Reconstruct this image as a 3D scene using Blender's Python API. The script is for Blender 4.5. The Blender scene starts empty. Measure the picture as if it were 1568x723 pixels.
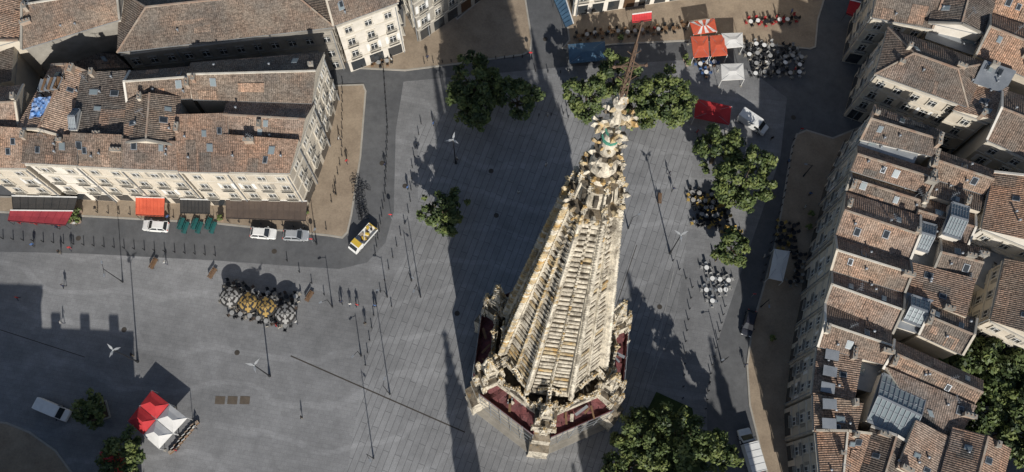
import bpy, math, random
import numpy as np
from mathutils import Vector, Matrix
from mathutils.geometry import tessellate_polygon
random.seed(7); np.random.seed(7)
S=bpy.context.scene
# ------------------------------------------------------------ camera / survey
H=150.0; FPX=1500.0; p_=math.atan(459.3/FPX); r_=math.radians(2.0)
R0=Vector((1,0,0)); U0=Vector((0,math.cos(p_),math.sin(p_))); FW=Vector((0,math.sin(p_),-math.cos(p_)))
RT=R0*math.cos(r_)+U0*math.sin(r_); UP=-R0*math.sin(r_)+U0*math.cos(r_)
CAM=Vector((0,0,H))
def P(x,y,z=0.0):
    d=FW+RT*((x-784)/FPX)+UP*((361.5-y)/FPX)
    t=(z-H)/d.z
    return CAM+d*t
cd=bpy.data.cameras.new("camera"); cam=bpy.data.objects.new("camera",cd); S.collection.objects.link(cam)
M=Matrix((RT,UP,-FW)).transposed().to_4x4(); M.translation=CAM; cam.matrix_world=M
cd.sensor_width=36; cd.lens=36*FPX/1568; cd.clip_end=3000; cd.clip_start=0.5
S.camera=cam
# ------------------------------------------------------------ light
sd=Vector((-0.215,0.977,0)).normalized(); EL=math.radians(30.5)
ray=sd*math.cos(EL)+Vector((0,0,-math.sin(EL)))
ld=bpy.data.lights.new("sun",'SUN'); ld.energy=5.0; ld.angle=math.radians(0.5); ld.color=(1,0.955,0.885)
lo=bpy.data.objects.new("sun",ld); S.collection.objects.link(lo); lo.rotation_mode='QUATERNION'
lo.rotation_quaternion=ray.to_track_quat('-Z','Y'); lo.location=(60,-200,200)
w=bpy.data.worlds.new("World"); S.world=w; w.use_nodes=True
nt=w.node_tree; bg=nt.nodes["Background"]; sk=nt.nodes.new("ShaderNodeTexSky"); sk.sky_type='NISHITA'; sk.sun_disc=False
sk.sun_elevation=EL; sk.sun_rotation=math.atan2(-sd.x,-sd.y)
nt.links.new(sk.outputs[0],bg.inputs[0]); bg.inputs[1].default_value=0.08
S.view_settings.view_transform='Standard'; S.view_settings.look='None'; S.view_settings.exposure=0
# ------------------------------------------------------------ materials
MT={}
def newmat(n):
    m=bpy.data.materials.new(n); m.use_nodes=True; MT[n]=m
    return m,m.node_tree,m.node_tree.nodes["Principled BSDF"]
def ramp(nt,src,stops):
    r=nt.nodes.new("ShaderNodeValToRGB"); e=r.color_ramp.elements
    while len(e)<len(stops): e.new(0.5)
    for k,(p,c) in enumerate(stops):
        e[k].position=p; e[k].color=(c[0],c[1],c[2],1) if not isinstance(c,(int,float)) else (c,c,c,1)
    nt.links.new(src,r.inputs[0]); return r.outputs[0]
def noise(nt,vec,scale,detail=4,rough=0.6):
    n=nt.nodes.new("ShaderNodeTexNoise"); n.inputs["Scale"].default_value=scale; n.inputs["Detail"].default_value=detail; n.inputs["Roughness"].default_value=rough
    nt.links.new(vec,n.inputs["Vector"]); return n.outputs["Fac"]
def mix(nt,f,a,b,mode='MIX'):
    m=nt.nodes.new("ShaderNodeMix"); m.data_type='RGBA'; m.blend_type=mode
    for k,v in ((0,f),(6,a),(7,b)):
        if hasattr(v,'is_linked'): nt.links.new(v,m.inputs[k])
        elif k==0: m.inputs[0].default_value=v
        else: m.inputs[k].default_value=(v[0],v[1],v[2],1)
    return m.outputs[2]
def simple(n,a,b=None,scale=1.5,rough=0.85,fine=0.25,metal=0,bump=0.0,spec=0.3,fs=12,vary=0):
    m,nt,bs=newmat(n); tc=nt.nodes.new("ShaderNodeTexCoord").outputs["Object"]
    if b is None: b=tuple(c*0.75 for c in a)
    f=noise(nt,tc,scale,5); c=ramp(nt,f,[(0.35,b),(0.65,a)])
    f2=noise(nt,tc,fs,3); g=ramp(nt,f2,[(0.3,1-fine),(0.7,1.0)])
    c=mix(nt,1.0,c,g,'MULTIPLY')
    if vary:
        oi=nt.nodes.new("ShaderNodeObjectInfo"); g=ramp(nt,oi.outputs["Random"],[(0,(1-vary,1-vary*1.1,1-vary*1.2)),(1,(1.04,1.02,1.0))]); c=mix(nt,1.0,c,g,'MULTIPLY')
    nt.links.new(c,bs.inputs["Base Color"])
    bs.inputs["Roughness"].default_value=rough; bs.inputs["Metallic"].default_value=metal; bs.inputs["Specular IOR Level"].default_value=spec
    if bump:
        b_=nt.nodes.new("ShaderNodeBump"); b_.inputs["Strength"].default_value=bump; b_.inputs["Distance"].default_value=0.1
        nt.links.new(f2,b_.inputs["Height"]); nt.links.new(b_.outputs[0],bs.inputs["Normal"])
    return m
def tile(n,c1,c2,patch,dark):
    m,nt,bs=newmat(n); uv=nt.nodes.new("ShaderNodeTexCoord").outputs["UV"]; oc=nt.nodes.new("ShaderNodeTexCoord").outputs["Object"]
    br=nt.nodes.new("ShaderNodeTexBrick"); br.offset=0.0; nt.links.new(uv,br.inputs["Vector"])
    br.inputs["Scale"].default_value=1; br.inputs["Brick Width"].default_value=0.30; br.inputs["Row Height"].default_value=0.46
    br.inputs["Mortar Size"].default_value=0.03; br.inputs["Mortar Smooth"].default_value=0.4; br.inputs["Bias"].default_value=-0.1
    br.inputs["Color1"].default_value=(*c1,1); br.inputs["Color2"].default_value=(*c2,1); br.inputs["Mortar"].default_value=(*dark,1)
    f=noise(nt,oc,0.35,5,0.65); k=ramp(nt,f,[(0.38,0.0),(0.60,0.85)])
    c=mix(nt,k,br.outputs["Color"],patch)
    f3=noise(nt,oc,2.2,4,0.7); g=ramp(nt,f3,[(0.3,0.5),(0.5,1.0),(0.72,1.4)])
    c=mix(nt,1.0,c,g,'MULTIPLY')
    f4=noise(nt,uv,5,2,0.5); g2=ramp(nt,f4,[(0.3,0.55),(0.7,1.4)])
    c=mix(nt,1.0,c,g2,'MULTIPLY')
    f5=noise(nt,oc,0.13,3,0.6); g=ramp(nt,f5,[(0.35,(0.72,0.76,0.8)),(0.6,(1.08,1.04,1.0))]); c=mix(nt,1.0,c,g,'MULTIPLY')
    oi=nt.nodes.new("ShaderNodeObjectInfo"); g=ramp(nt,oi.outputs["Random"],[(0,(0.66,0.72,0.78)),(0.5,(1,1,1)),(1,(1.25,1.2,1.14))]); c=mix(nt,1.0,c,g,'MULTIPLY')
    nt.links.new(c,bs.inputs["Base Color"]); bs.inputs["Roughness"].default_value=0.9; bs.inputs["Specular IOR Level"].default_value=0.2
    wv=nt.nodes.new("ShaderNodeTexWave"); wv.wave_type='BANDS'; wv.bands_direction='X'; wv.inputs["Scale"].default_value=1.047
    wv.inputs["Distortion"].default_value=0.3
    nt.links.new(uv,wv.inputs["Vector"]); b_=nt.nodes.new("ShaderNodeBump"); b_.inputs["Strength"].default_value=0.6; b_.inputs["Distance"].default_value=0.12
    nt.links.new(wv.outputs["Fac"],b_.inputs["Height"]); nt.links.new(b_.outputs[0],bs.inputs["Normal"])
tile("tile_orange",(0.42,0.26,0.18),(0.29,0.185,0.13),(0.27,0.20,0.155),(0.12,0.085,0.065))
tile("tile_brown",(0.30,0.21,0.16),(0.21,0.15,0.115),(0.205,0.17,0.14),(0.08,0.065,0.052))
tile("tile_dark",(0.20,0.155,0.125),(0.145,0.112,0.092),(0.17,0.15,0.13),(0.06,0.05,0.043))
tile("tile_mix",(0.37,0.245,0.18),(0.22,0.155,0.12),(0.33,0.26,0.21),(0.09,0.07,0.055))
simple("plaster_cream",(0.66,0.605,0.51),(0.54,0.49,0.405),0.4,0.9,0.15,vary=.18)
simple("plaster_white",(0.74,0.705,0.64),(0.61,0.58,0.515),0.5,0.9,0.15,vary=.12)
simple("stone_grey",(0.37,0.35,0.31),(0.26,0.245,0.215),0.5,0.9,0.2,vary=.1)
simple("stone_trim",(0.65,0.61,0.53),(0.52,0.48,0.405),0.8,0.85,0.15)
simple("chimney_brick",(0.35,0.23,0.165),(0.43,0.38,0.31),0.7,0.9,0.3)
simple("zinc",(0.33,0.35,0.37),(0.24,0.26,0.28),0.5,0.45,0.15,0.3)
simple("slate",(0.13,0.14,0.16),(0.09,0.10,0.115),0.8,0.6,0.2)
simple("iron_dark",(0.025,0.027,0.03),(0.02,0.02,0.022),2,0.5,0.1)
simple("wood_door",(0.10,0.055,0.03),None,2,0.6)
simple("white_paint",(0.78,0.78,0.76),(0.70,0.70,0.68),1,0.4,0.06)
simple("lamp_grey",(0.42,0.43,0.43),(0.36,0.37,0.37),1,0.4,0.06)
simple("silver_paint",(0.50,0.52,0.54),(0.45,0.47,0.49),1,0.3,0.05,0.4)
simple("dark_paint",(0.035,0.04,0.05),(0.03,0.03,0.04),1,0.25,0.05)
simple("yellow_paint",(0.66,0.46,0.07),(0.56,0.38,0.05),1,0.4,0.08)
simple("rubber",(0.02,0.02,0.02),None,2,0.8)
simple("canvas_red",(0.58,0.05,0.055),(0.46,0.035,0.04),0.6,0.8,0.16)
simple("canvas_orange",(0.66,0.13,0.065),(0.52,0.095,0.05),0.6,0.8,0.16)
simple("canvas_white",(0.72,0.71,0.68),(0.60,0.59,0.57),0.6,0.8,0.12)
simple("canvas_grey",(0.38,0.37,0.35),(0.30,0.29,0.275),0.6,0.8,0.12)
simple("canvas_ochre",(0.42,0.28,0.09),(0.34,0.22,0.07),0.6,0.8,0.12)
simple("canvas_maroon",(0.28,0.035,0.045),(0.20,0.025,0.035),0.6,0.8,0.12)
simple("canvas_brown",(0.10,0.075,0.06),(0.075,0.057,0.048),0.6,0.8,0.12)
simple("canvas_black",(0.045,0.042,0.04),(0.03,0.03,0.03),0.6,0.8,0.12)
simple("canvas_blue",(0.075,0.15,0.23),(0.05,0.10,0.16),0.6,0.8,0.15)
simple("tarp_blue",(0.06,0.22,0.55),(0.35,0.42,0.55),1.4,0.6,0.2)
simple("teal_paint",(0.03,0.16,0.155),None,1,0.5)
simple("yellow_plastic",(0.58,0.40,0.11),None,1,0.5)
simple("table_top",(0.42,0.42,0.41),None,1,0.4)
simple("wood_bench",(0.22,0.13,0.07),None,3,0.7)
simple("rust_iron",(0.17,0.11,0.075),(0.11,0.075,0.055),3,0.8,0.3)
simple("copper_green",(0.10,0.33,0.24),(0.07,0.24,0.18),2,0.6)
simple("tarp_red",(0.20,0.065,0.065),(0.115,0.048,0.05),0.7,0.9,0.45,bump=0.8,fs=5)
simple("bark",(0.10,0.075,0.05),None,3,0.9)
simple("skin",(0.45,0.27,0.19),None,2,0.6); simple("hair",(0.03,0.02,0.015),None,2,0.7)
simple("cloth_navy",(0.03,0.04,0.08),None,2); simple("cloth_black",(0.02,0.02,0.022),None,2); simple("cloth_white",(0.6,0.6,0.58),None,2)
simple("cloth_red",(0.45,0.05,0.05),None,2); simple("cloth_blue",(0.08,0.16,0.35),None,2); simple("cloth_khaki",(0.25,0.2,0.13),None,2)
simple("pavement_ochre",(0.37,0.295,0.215),(0.28,0.22,0.16),0.35,0.9,0.22,fs=4)
simple("kerb_stone",(0.42,0.39,0.34),(0.33,0.31,0.27),0.6,0.9,0.2)
simple("soil",(0.09,0.06,0.04),None,1,0.95)
simple("grass",(0.06,0.085,0.025),(0.035,0.055,0.018),0.7,0.95,0.4)
simple("marking",(0.36,0.36,0.35),(0.24,0.24,0.235),1.2,0.8,0.3)
simple("drain_iron",(0.07,0.06,0.05),None,2,0.7)
simple("rust_plate",(0.13,0.105,0.08),None,1,0.7)
for n,a,b in (("leaf_light",(0.175,0.205,0.06),(0.115,0.15,0.048)),("leaf_mid",(0.105,0.14,0.045),(0.072,0.105,0.034)),("leaf_dark",(0.048,0.072,0.026),(0.034,0.055,0.02))):
    m=simple(n,a,b,0.8,0.55,0.35)
def glassmat(n,c,rough):
    m,nt,bs=newmat(n); bs.inputs["Base Color"].default_value=(*c,1); bs.inputs["Roughness"].default_value=rough; bs.inputs["Specular IOR Level"].default_value=0.8
glassmat("glass_dark",(0.03,0.035,0.04),0.12); glassmat("glass_roof",(0.20,0.24,0.25),0.25); glassmat("lamp_glass",(0.8,0.1,0.05),0.3)
def tower_mat(n,cream,ochre,dark,th):
    m,nt,bs=newmat(n); tc=nt.nodes.new("ShaderNodeTexCoord").outputs["Object"]
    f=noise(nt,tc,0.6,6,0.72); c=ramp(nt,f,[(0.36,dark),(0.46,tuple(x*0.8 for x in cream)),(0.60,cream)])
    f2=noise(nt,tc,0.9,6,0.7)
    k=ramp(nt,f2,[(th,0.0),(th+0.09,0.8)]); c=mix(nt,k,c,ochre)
    mp=nt.nodes.new("ShaderNodeMapping"); mp.inputs["Scale"].default_value=(1,1,0.13); nt.links.new(tc,mp.inputs[0])
    f4=noise(nt,mp.outputs[0],1.6,5,0.7); g=ramp(nt,f4,[(0.36,(0.42,0.41,0.40)),(0.52,(1,1,1))]); c=mix(nt,1.0,c,g,'MULTIPLY')
    f3=noise(nt,tc,6,4,0.7); g=ramp(nt,f3,[(0.32,0.6),(0.50,1.0),(0.75,1.08)]); c=mix(nt,1.0,c,g,'MULTIPLY')
    nt.links.new(c,bs.inputs["Base Color"]); bs.inputs["Roughness"].default_value=0.92; bs.inputs["Specular IOR Level"].default_value=0.15
    b_=nt.nodes.new("ShaderNodeBump"); b_.inputs["Strength"].default_value=0.5; b_.inputs["Distance"].default_value=0.08
    nt.links.new(f3,b_.inputs["Height"]); nt.links.new(b_.outputs[0],bs.inputs["Normal"])
tower_mat("limestone",(0.66,0.60,0.49),(0.47,0.35,0.19),(0.30,0.265,0.215),0.62)
tower_mat("limestone_lichen",(0.55,0.45,0.29),(0.44,0.27,0.09),(0.24,0.19,0.13),0.50)
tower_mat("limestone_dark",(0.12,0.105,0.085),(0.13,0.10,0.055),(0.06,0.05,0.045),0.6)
tower_mat("limestone_ledge_shade",(0.21,0.175,0.13),(0.24,0.165,0.08),(0.10,0.09,0.075),0.55)  # dark ledge tone: grime, plus gap shade painted onto the spire slab tops
def paved(n,a,b,mort,bw,rh,rot,ms=0.03,patch=0.25):
    m,nt,bs=newmat(n); tc=nt.nodes.new("ShaderNodeTexCoord").outputs["Object"]
    mp=nt.nodes.new("ShaderNodeMapping"); mp.inputs["Rotation"].default_value=(0,0,math.radians(rot)); nt.links.new(tc,mp.inputs[0])
    br=nt.nodes.new("ShaderNodeTexBrick"); br.offset=0.5; nt.links.new(mp.outputs[0],br.inputs["Vector"])
    br.inputs["Scale"].default_value=1; br.inputs["Brick Width"].default_value=bw; br.inputs["Row Height"].default_value=rh
    br.inputs["Mortar Size"].default_value=ms; br.inputs["Mortar Smooth"].default_value=0.2
    br.inputs["Color1"].default_value=(*a,1); br.inputs["Color2"].default_value=(*b,1); br.inputs["Mortar"].default_value=(*mort,1)
    f=noise(nt,tc,0.045,6,0.6); g=ramp(nt,f,[(0.3,1-patch),(0.5,1.0),(0.7,1+patch)]); c=mix(nt,1.0,br.outputs["Color"],g,'MULTIPLY')
    f=noise(nt,tc,0.5,6,0.7); g=ramp(nt,f,[(0.3,0.82),(0.6,1.05)]); c=mix(nt,1.0,c,g,'MULTIPLY')
    f=noise(nt,tc,7,3,0.7); g=ramp(nt,f,[(0.3,0.82),(0.7,1.14)]); c=mix(nt,1.0,c,g,'MULTIPLY')
    wv=nt.nodes.new("ShaderNodeTexWave"); wv.wave_type='RINGS'; wv.inputs["Scale"].default_value=0.05; wv.inputs["Distortion"].default_value=14; wv.inputs["Detail"].default_value=3; wv.inputs["Detail Scale"].default_value=0.6
    nt.links.new(tc,wv.inputs["Vector"]); g=ramp(nt,wv.outputs["Fac"],[(0.0,1.0),(0.9,1.0),(0.97,1.15)]); c=mix(nt,1.0,c,g,'MULTIPLY')
    nt.links.new(c,bs.inputs["Base Color"]); bs.inputs["Roughness"].default_value=0.8; bs.inputs["Specular IOR Level"].default_value=0.3
paved("plaza_stone",(0.235,0.237,0.24),(0.205,0.207,0.21),(0.115,0.117,0.12),5.5,0.95,-72,0.045)
paved("plaza_setts",(0.205,0.207,0.21),(0.185,0.187,0.19),(0.15,0.15,0.155),0.9,0.6,8,0.02,0.30)
def asphalt():
    m,nt,bs=newmat("asphalt"); tc=nt.nodes.new("ShaderNodeTexCoord").outputs["Object"]
    f=noise(nt,tc,0.06,6,0.65); c=ramp(nt,f,[(0.32,(0.075,0.078,0.083)),(0.65,(0.125,0.127,0.13))])
    f=noise(nt,tc,0.8,5,0.7); g=ramp(nt,f,[(0.3,0.8),(0.65,1.1)]); c=mix(nt,1.0,c,g,'MULTIPLY')
    f=noise(nt,tc,9,3,0.7); g=ramp(nt,f,[(0.3,0.85),(0.7,1.12)]); c=mix(nt,1.0,c,g,'MULTIPLY')
    nt.links.new(c,bs.inputs["Base Color"]); bs.inputs["Roughness"].default_value=0.85
asphalt()
# ------------------------------------------------------------ mesh builder
class MB:
    def __init__(s): s.v=[];s.f=[];s.m=[];s.uv=[]
    def add(s,vs,fs,mat,uvs=None):
        o=len(s.v); s.v.extend([tuple(q) for q in vs])
        for i,f in enumerate(fs):
            s.f.append(tuple(o+k for k in f)); s.m.append(mat[i] if isinstance(mat,list) else mat)
            s.uv.append(uvs[i] if uvs else None)
    def obox(s,o,a,b,c,mat):
        o=Vector(o);a=Vector(a);b=Vector(b);c=Vector(c)
        v=[o,o+a,o+a+b,o+b,o+c,o+a+c,o+a+b+c,o+b+c]
        s.add(v,[(0,3,2,1),(4,5,6,7),(0,1,5,4),(1,2,6,5),(2,3,7,6),(3,0,4,7)],mat)
    def cbox(s,c,sx,sy,sz,rot,mat):
        ux=Vector((math.cos(rot),math.sin(rot),0));uy=Vector((-math.sin(rot),math.cos(rot),0))
        s.obox(Vector(c)-ux*sx/2-uy*sy/2,ux*sx,uy*sy,Vector((0,0,sz)),mat)
    def beam(s,p,q,w1,w2,mat,up=(0,0,1)):
        p=Vector(p);q=Vector(q);d=(q-p); dn=d.normalized(); u=dn.cross(Vector(up))
        if u.length<1e-3: u=dn.cross(Vector((1,0,0)))
        u.normalize(); v=u.cross(dn).normalized()
        vs=[]
        for c,w_ in ((p,w1),(q,w2)):
            for a,b in ((-1,-1),(1,-1),(1,1),(-1,1)): vs.append(c+u*a*w_/2+v*b*w_/2)
        s.add(vs,[(3,2,1,0),(4,5,6,7),(0,1,5,4),(1,2,6,5),(2,3,7,6),(3,0,4,7)],mat)
    def frus(s,n,c,z0,r0,z1,r1,mat,rot=0,cap=True):
        vs=[]
        for z,r in ((z0,r0),(z1,r1)):
            for k in range(n):
                a=rot+2*math.pi*k/n; vs.append((c[0]+r*math.cos(a),c[1]+r*math.sin(a),z))
        fs=[(k,(k+1)%n,n+(k+1)%n,n+k) for k in range(n)]
        if cap: fs+= [tuple(range(n))[::-1],tuple(range(n,2*n))]
        s.add(vs,fs,mat)
    def prism(s,poly,z0,z1,mat,top=None):
        n=len(poly); vs=[(q[0],q[1],z0) for q in poly]+[(q[0],q[1],z1) for q in poly]
        fs=[(k,(k+1)%n,n+(k+1)%n,n+k) for k in range(n)]+[tuple(range(n,2*n))]
        s.add(vs,fs,[mat]*n+[top or mat])
    def blob(s,c,r,mat,sc=(1,1,1),j=0.2):
        o=[]
        for (x,y,z) in ICO[0]:
            k=r*(1+random.uniform(-j,j)); o.append((c[0]+x*k*sc[0],c[1]+y*k*sc[1],c[2]+z*k*sc[2]))
        s.add(o,ICO[1],mat)
    def crocket(s,c,a,r,mat):
        d=Vector((math.cos(a),math.sin(a),0)); u=Vector((-d.y,d.x,0)); z=Vector((0,0,1)); c=Vector(c)
        j=lambda: random.uniform(-.12,.12)*r
        v=[c-d*r*.5+u*r*.35,c-d*r*.5-u*r*.35,c+d*r*.35-z*r*.45, c+d*r*.7+u*(r*.65+j())+z*r*.1,c+d*r*.7-u*(r*.65+j())+z*r*.1, c+d*(r*1.35+j())-z*r*.15, c+d*(r*.8+j())+z*(r*.95+j()), c-d*r*.2+z*r*.5]
        s.add(v,[(0,2,1),(0,3,2),(1,2,4),(2,3,5),(2,5,4),(3,6,5),(4,5,6),(0,7,3),(1,4,7),(7,6,3),(7,4,6),(0,1,7)],mat)
    def obj(s,name,parent=None,smooth=False,bevel=0,link=True):
        me=bpy.data.meshes.new(name); me.from_pydata(s.v,[],s.f); names=[]
        idx={}
        for m in s.m:
            if m not in idx: idx[m]=len(names); names.append(m); me.materials.append(MT[m])
        me.polygons.foreach_set("material_index",[idx[m] for m in s.m])
        if any(u is not None for u in s.uv):
            ul=me.uv_layers.new(name="UVMap"); flat=[]
            for f,u in zip(s.f,s.uv):
                if u is None: flat+= [0.0,0.0]*len(f)
                else:
                    for q in u: flat+=[q[0],q[1]]
            ul.data.foreach_set("uv",flat)
        if smooth: me.polygons.foreach_set("use_smooth",[True]*len(me.polygons))
        me.update()
        if not link: return me
        o=bpy.data.objects.new(name,me); S.collection.objects.link(o)
        if parent: o.parent=parent
        return o
def mkico():
    import bmesh
    bm=bmesh.new(); bmesh.ops.create_icosphere(bm,subdivisions=1,radius=1)
    v=[tuple(x.co) for x in bm.verts]; f=[tuple(x.index for x in q.verts) for q in bm.faces]; bm.free(); return v,f
ICO=mkico()
def empty(name):
    o=bpy.data.objects.new(name,None); S.collection.objects.link(o); return o
def inst(name,me,loc,rot=0,sc=1):
    o=bpy.data.objects.new(name,me); S.collection.objects.link(o); o.location=loc; o.rotation_euler=(0,0,rot); o.scale=(sc,)*3; return o
def ang(p,q): return math.atan2(q[1]-p[1],q[0]-p[0])
# ------------------------------------------------------------ ground
b=MB(); b.add([(-1500,-1500,0),(1500,-1500,0),(1500,1500,0),(-1500,1500,0)],[(0,1,2,3)],"asphalt"); b.obj("ground")
def sheet(name,pts,z,mat):
    q=[P(x,y,0) for x,y in pts]; t=tessellate_polygon([q]); b=MB()
    b.add([(v.x,v.y,z) for v in q],[tuple(f) for f in t],mat); b.obj(name)
def sidewalk(name,pts,z=0.12,mat="pavement_ochre"):
    q=[P(x,y,0) for x,y in pts]; t=tessellate_polygon([q]); b=MB()
    b.add([(v.x,v.y,z) for v in q],[tuple(f) for f in t],mat)
    n=len(q)
    for i in range(n):
        a,c=q[i],q[(i+1)%n]; d=(c-a).normalized(); pr=Vector((-d.y,d.x,0))
        b.obox(Vector((a.x,a.y,0))-pr*0.14-d*0.1,d*((c-a).length+0.2),pr*0.28,(0,0,z+0.008+0.0007*i),"kerb_stone")
    b.obj(name)
sheet("plaza_paving",[(-80,384),(120,388),(330,399),(440,407),(520,412),(562,402),(590,372),(603,325),(606,200),(618,125),(860,103),(1050,92),(1150,108),(1205,150),(1195,240),(1165,330),(1130,430),(1100,520),(1082,600),(1085,780),(-80,780)],0.004,"plaza_setts")
sheet("plaza_paving",[(520,790),(545,640),(575,470),(618,400),(640,330),(640,200),(700,150),(1030,140),(1060,250),(1050,380),(1030,520),(1000,560),(960,790)],0.008,"plaza_stone")
sidewalk("sidewalk",[(-60,300),(130,305),(470,310),(500,200),(505,132),(556,130),(560,140),(552,240),(538,330),(532,356),(524,364),(505,361),(330,342),(130,331),(-60,322)])
sidewalk("sidewalk",[(520,80),(620,40),(615,-60),(640,-60),(700,30),(760,-20),(795,-60),(806,10),(814,60),(812,78),(800,84),(700,98),(620,108),(540,104)])
sidewalk("sidewalk",[(862,74),(872,62),(855,-60),(1280,-60),(1252,30),(1248,72),(1240,75),(1150,66),(1060,62),(940,68),(870,76)])
sidewalk("sidewalk",[(1220,206),(1235,200),(1275,212),(1330,190),(1330,420),(1260,760),(1185,760),(1165,690),(1148,620),(1144,560),(1152,500),(1172,430),(1190,360),(1202,290),(1213,225)])
sidewalk("sidewalk",[(-60,640),(10,648),(45,662),(85,690),(118,735),(125,790),(-60,790)])
def line(px1,px2,w,mat,z=0.013,name="paving_joint"):
    a=P(*px1);c=P(*px2);d=(c-a).normalized();pr=Vector((-d.y,d.x,0))*w/2
    b=MB(); b.add([(q.x,q.y,z) for q in (a-pr,c-pr,c+pr,a+pr)],[(0,1,2,3)],mat); b.obj(name)
line((445,545),(712,662),0.2,"drain_iron",name="drain_channel")
line((940,480),(975,375),0.12,"drain_iron",name="drain_channel")
for a,c in (((1012,540),(948,730)),((1000,560),(1035,400))):
    line(a,c,0.10,"marking",z=0.012)
line((0,505),(130,547),0.12,"drain_iron",z=0.0125)
for k in range(3):
    q=P(337+19*k,613); b=MB(); b.cbox((q.x,q.y,0.01),1.5,1.2,0.02,0,"rust_plate"); b.obj("metal_floor_hatch")
for x,y in ((520,300),(752,262),(865,330),(363,540),(760,330),(700,480),(1010,470),(190,505),(1160,300),(620,285),(120,365),(420,385),(585,250),(1170,560),(1215,180),(835,60)):
    q=P(x,y); b=MB(); b.frus(14,(q.x,q.y),0.011,0.42,0.024,0.40,"drain_iron"); b.obj("manhole_cover")
# ------------------------------------------------------------ facade
def facade(W,G,p0,p1,cen,z1,floors=4,trim="stone_trim",balc=True,shop=True,bay=2.7,grow=None):
    p0=Vector((p0.x,p0.y,0));p1=Vector((p1.x,p1.y,0)); d=p1-p0; L=d.length
    if L<2: return
    d/=L; n=Vector((d.y,-d.x,0))
    if n.dot(p0-cen)<0: n=-n
    Z=Vector((0,0,1)); nb=max(1,int(L/bay)); bw=L/nb
    g=4.0; fh=(z1-g-0.3)/max(1,floors-1)
    for fl in range(floors):
        zb=0 if fl==0 else g+(fl-1)*fh
        if fl>0: W.obox(p0+Z*(zb-0.12),d*L,n*0.12,Z*0.22,trim)
        for k in range(nb):
            cx=(k+0.5)*bw
            if fl==0:
                if shop: ww,wh,sill=bw*0.72,2.9,0.25
                else: ww,wh,sill=1.1,2.2,0.9
            else:
                ww=1.1; wh=min(2.1,fh*0.66)*(0.85 if fl==floors-1 else 1); sill=fh*0.2
            o=p0+d*(cx-ww/2)+Z*(zb+sill)
            G.obox(o-n*0.02,d*ww,n*0.05,Z*wh,"glass_dark" if (fl or random.random()<0.8) else "wood_door")
            if fl or not shop:
                for kk in (-0.17,ww): G.obox(o+d*kk,d*0.17,n*0.16,Z*wh,trim)
                G.obox(o-d*0.22+Z*wh,d*(ww+0.44),n*0.22,Z*0.22,trim); G.obox(o-d*0.2-Z*0.14,d*(ww+0.4),n*0.26,Z*0.139,trim)
                G.obox(o+d*(ww/2-0.04)+n*0.03,d*0.08,n*0.05,Z*wh,"white_paint"); G.obox(o+Z*wh*0.6+n*0.03,d*ww,n*0.045,Z*0.07,"white_paint")
                if balc and random.random()<0.25:
                    sh=random.choice(["white_paint","stone_grey"])
                    G.obox(o-d*(0.18+0.5),d*0.5,n*0.07,Z*wh,sh); G.obox(o+d*(ww+0.18),d*0.5,n*0.07,Z*wh,sh)
            if balc and fl in (1,2):
                G.obox(o-d*0.35-Z*0.3,d*(ww+0.7),n*0.6,Z*0.13,trim)
                G.obox(o-d*0.33-Z*0.17+n*0.52,d*(ww+0.66),n*0.04,Z*0.09,"iron_dark"); G.obox(o-d*0.33+Z*0.72+n*0.52,d*(ww+0.66),n*0.05,Z*0.06,"iron_dark")
                nn=int((ww+0.66)/0.22)
                for q in range(nn+1): G.obox(o+d*(-0.33+q*0.22)-Z*0.09+n*0.53,d*0.03,n*0.03,Z*0.82,"iron_dark")
    W.obox(p0+Z*(z1-0.55)-d*0.05,d*(L+0.1),n*0.4,Z*0.30,trim)
    for k in range(int(L/12)+1):
        W.obox(p0+d*min(L-0.3,0.2+k*12)+n*0.13,d*0.12,n*0.12,Z*(z1-0.6),"zinc")
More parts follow.
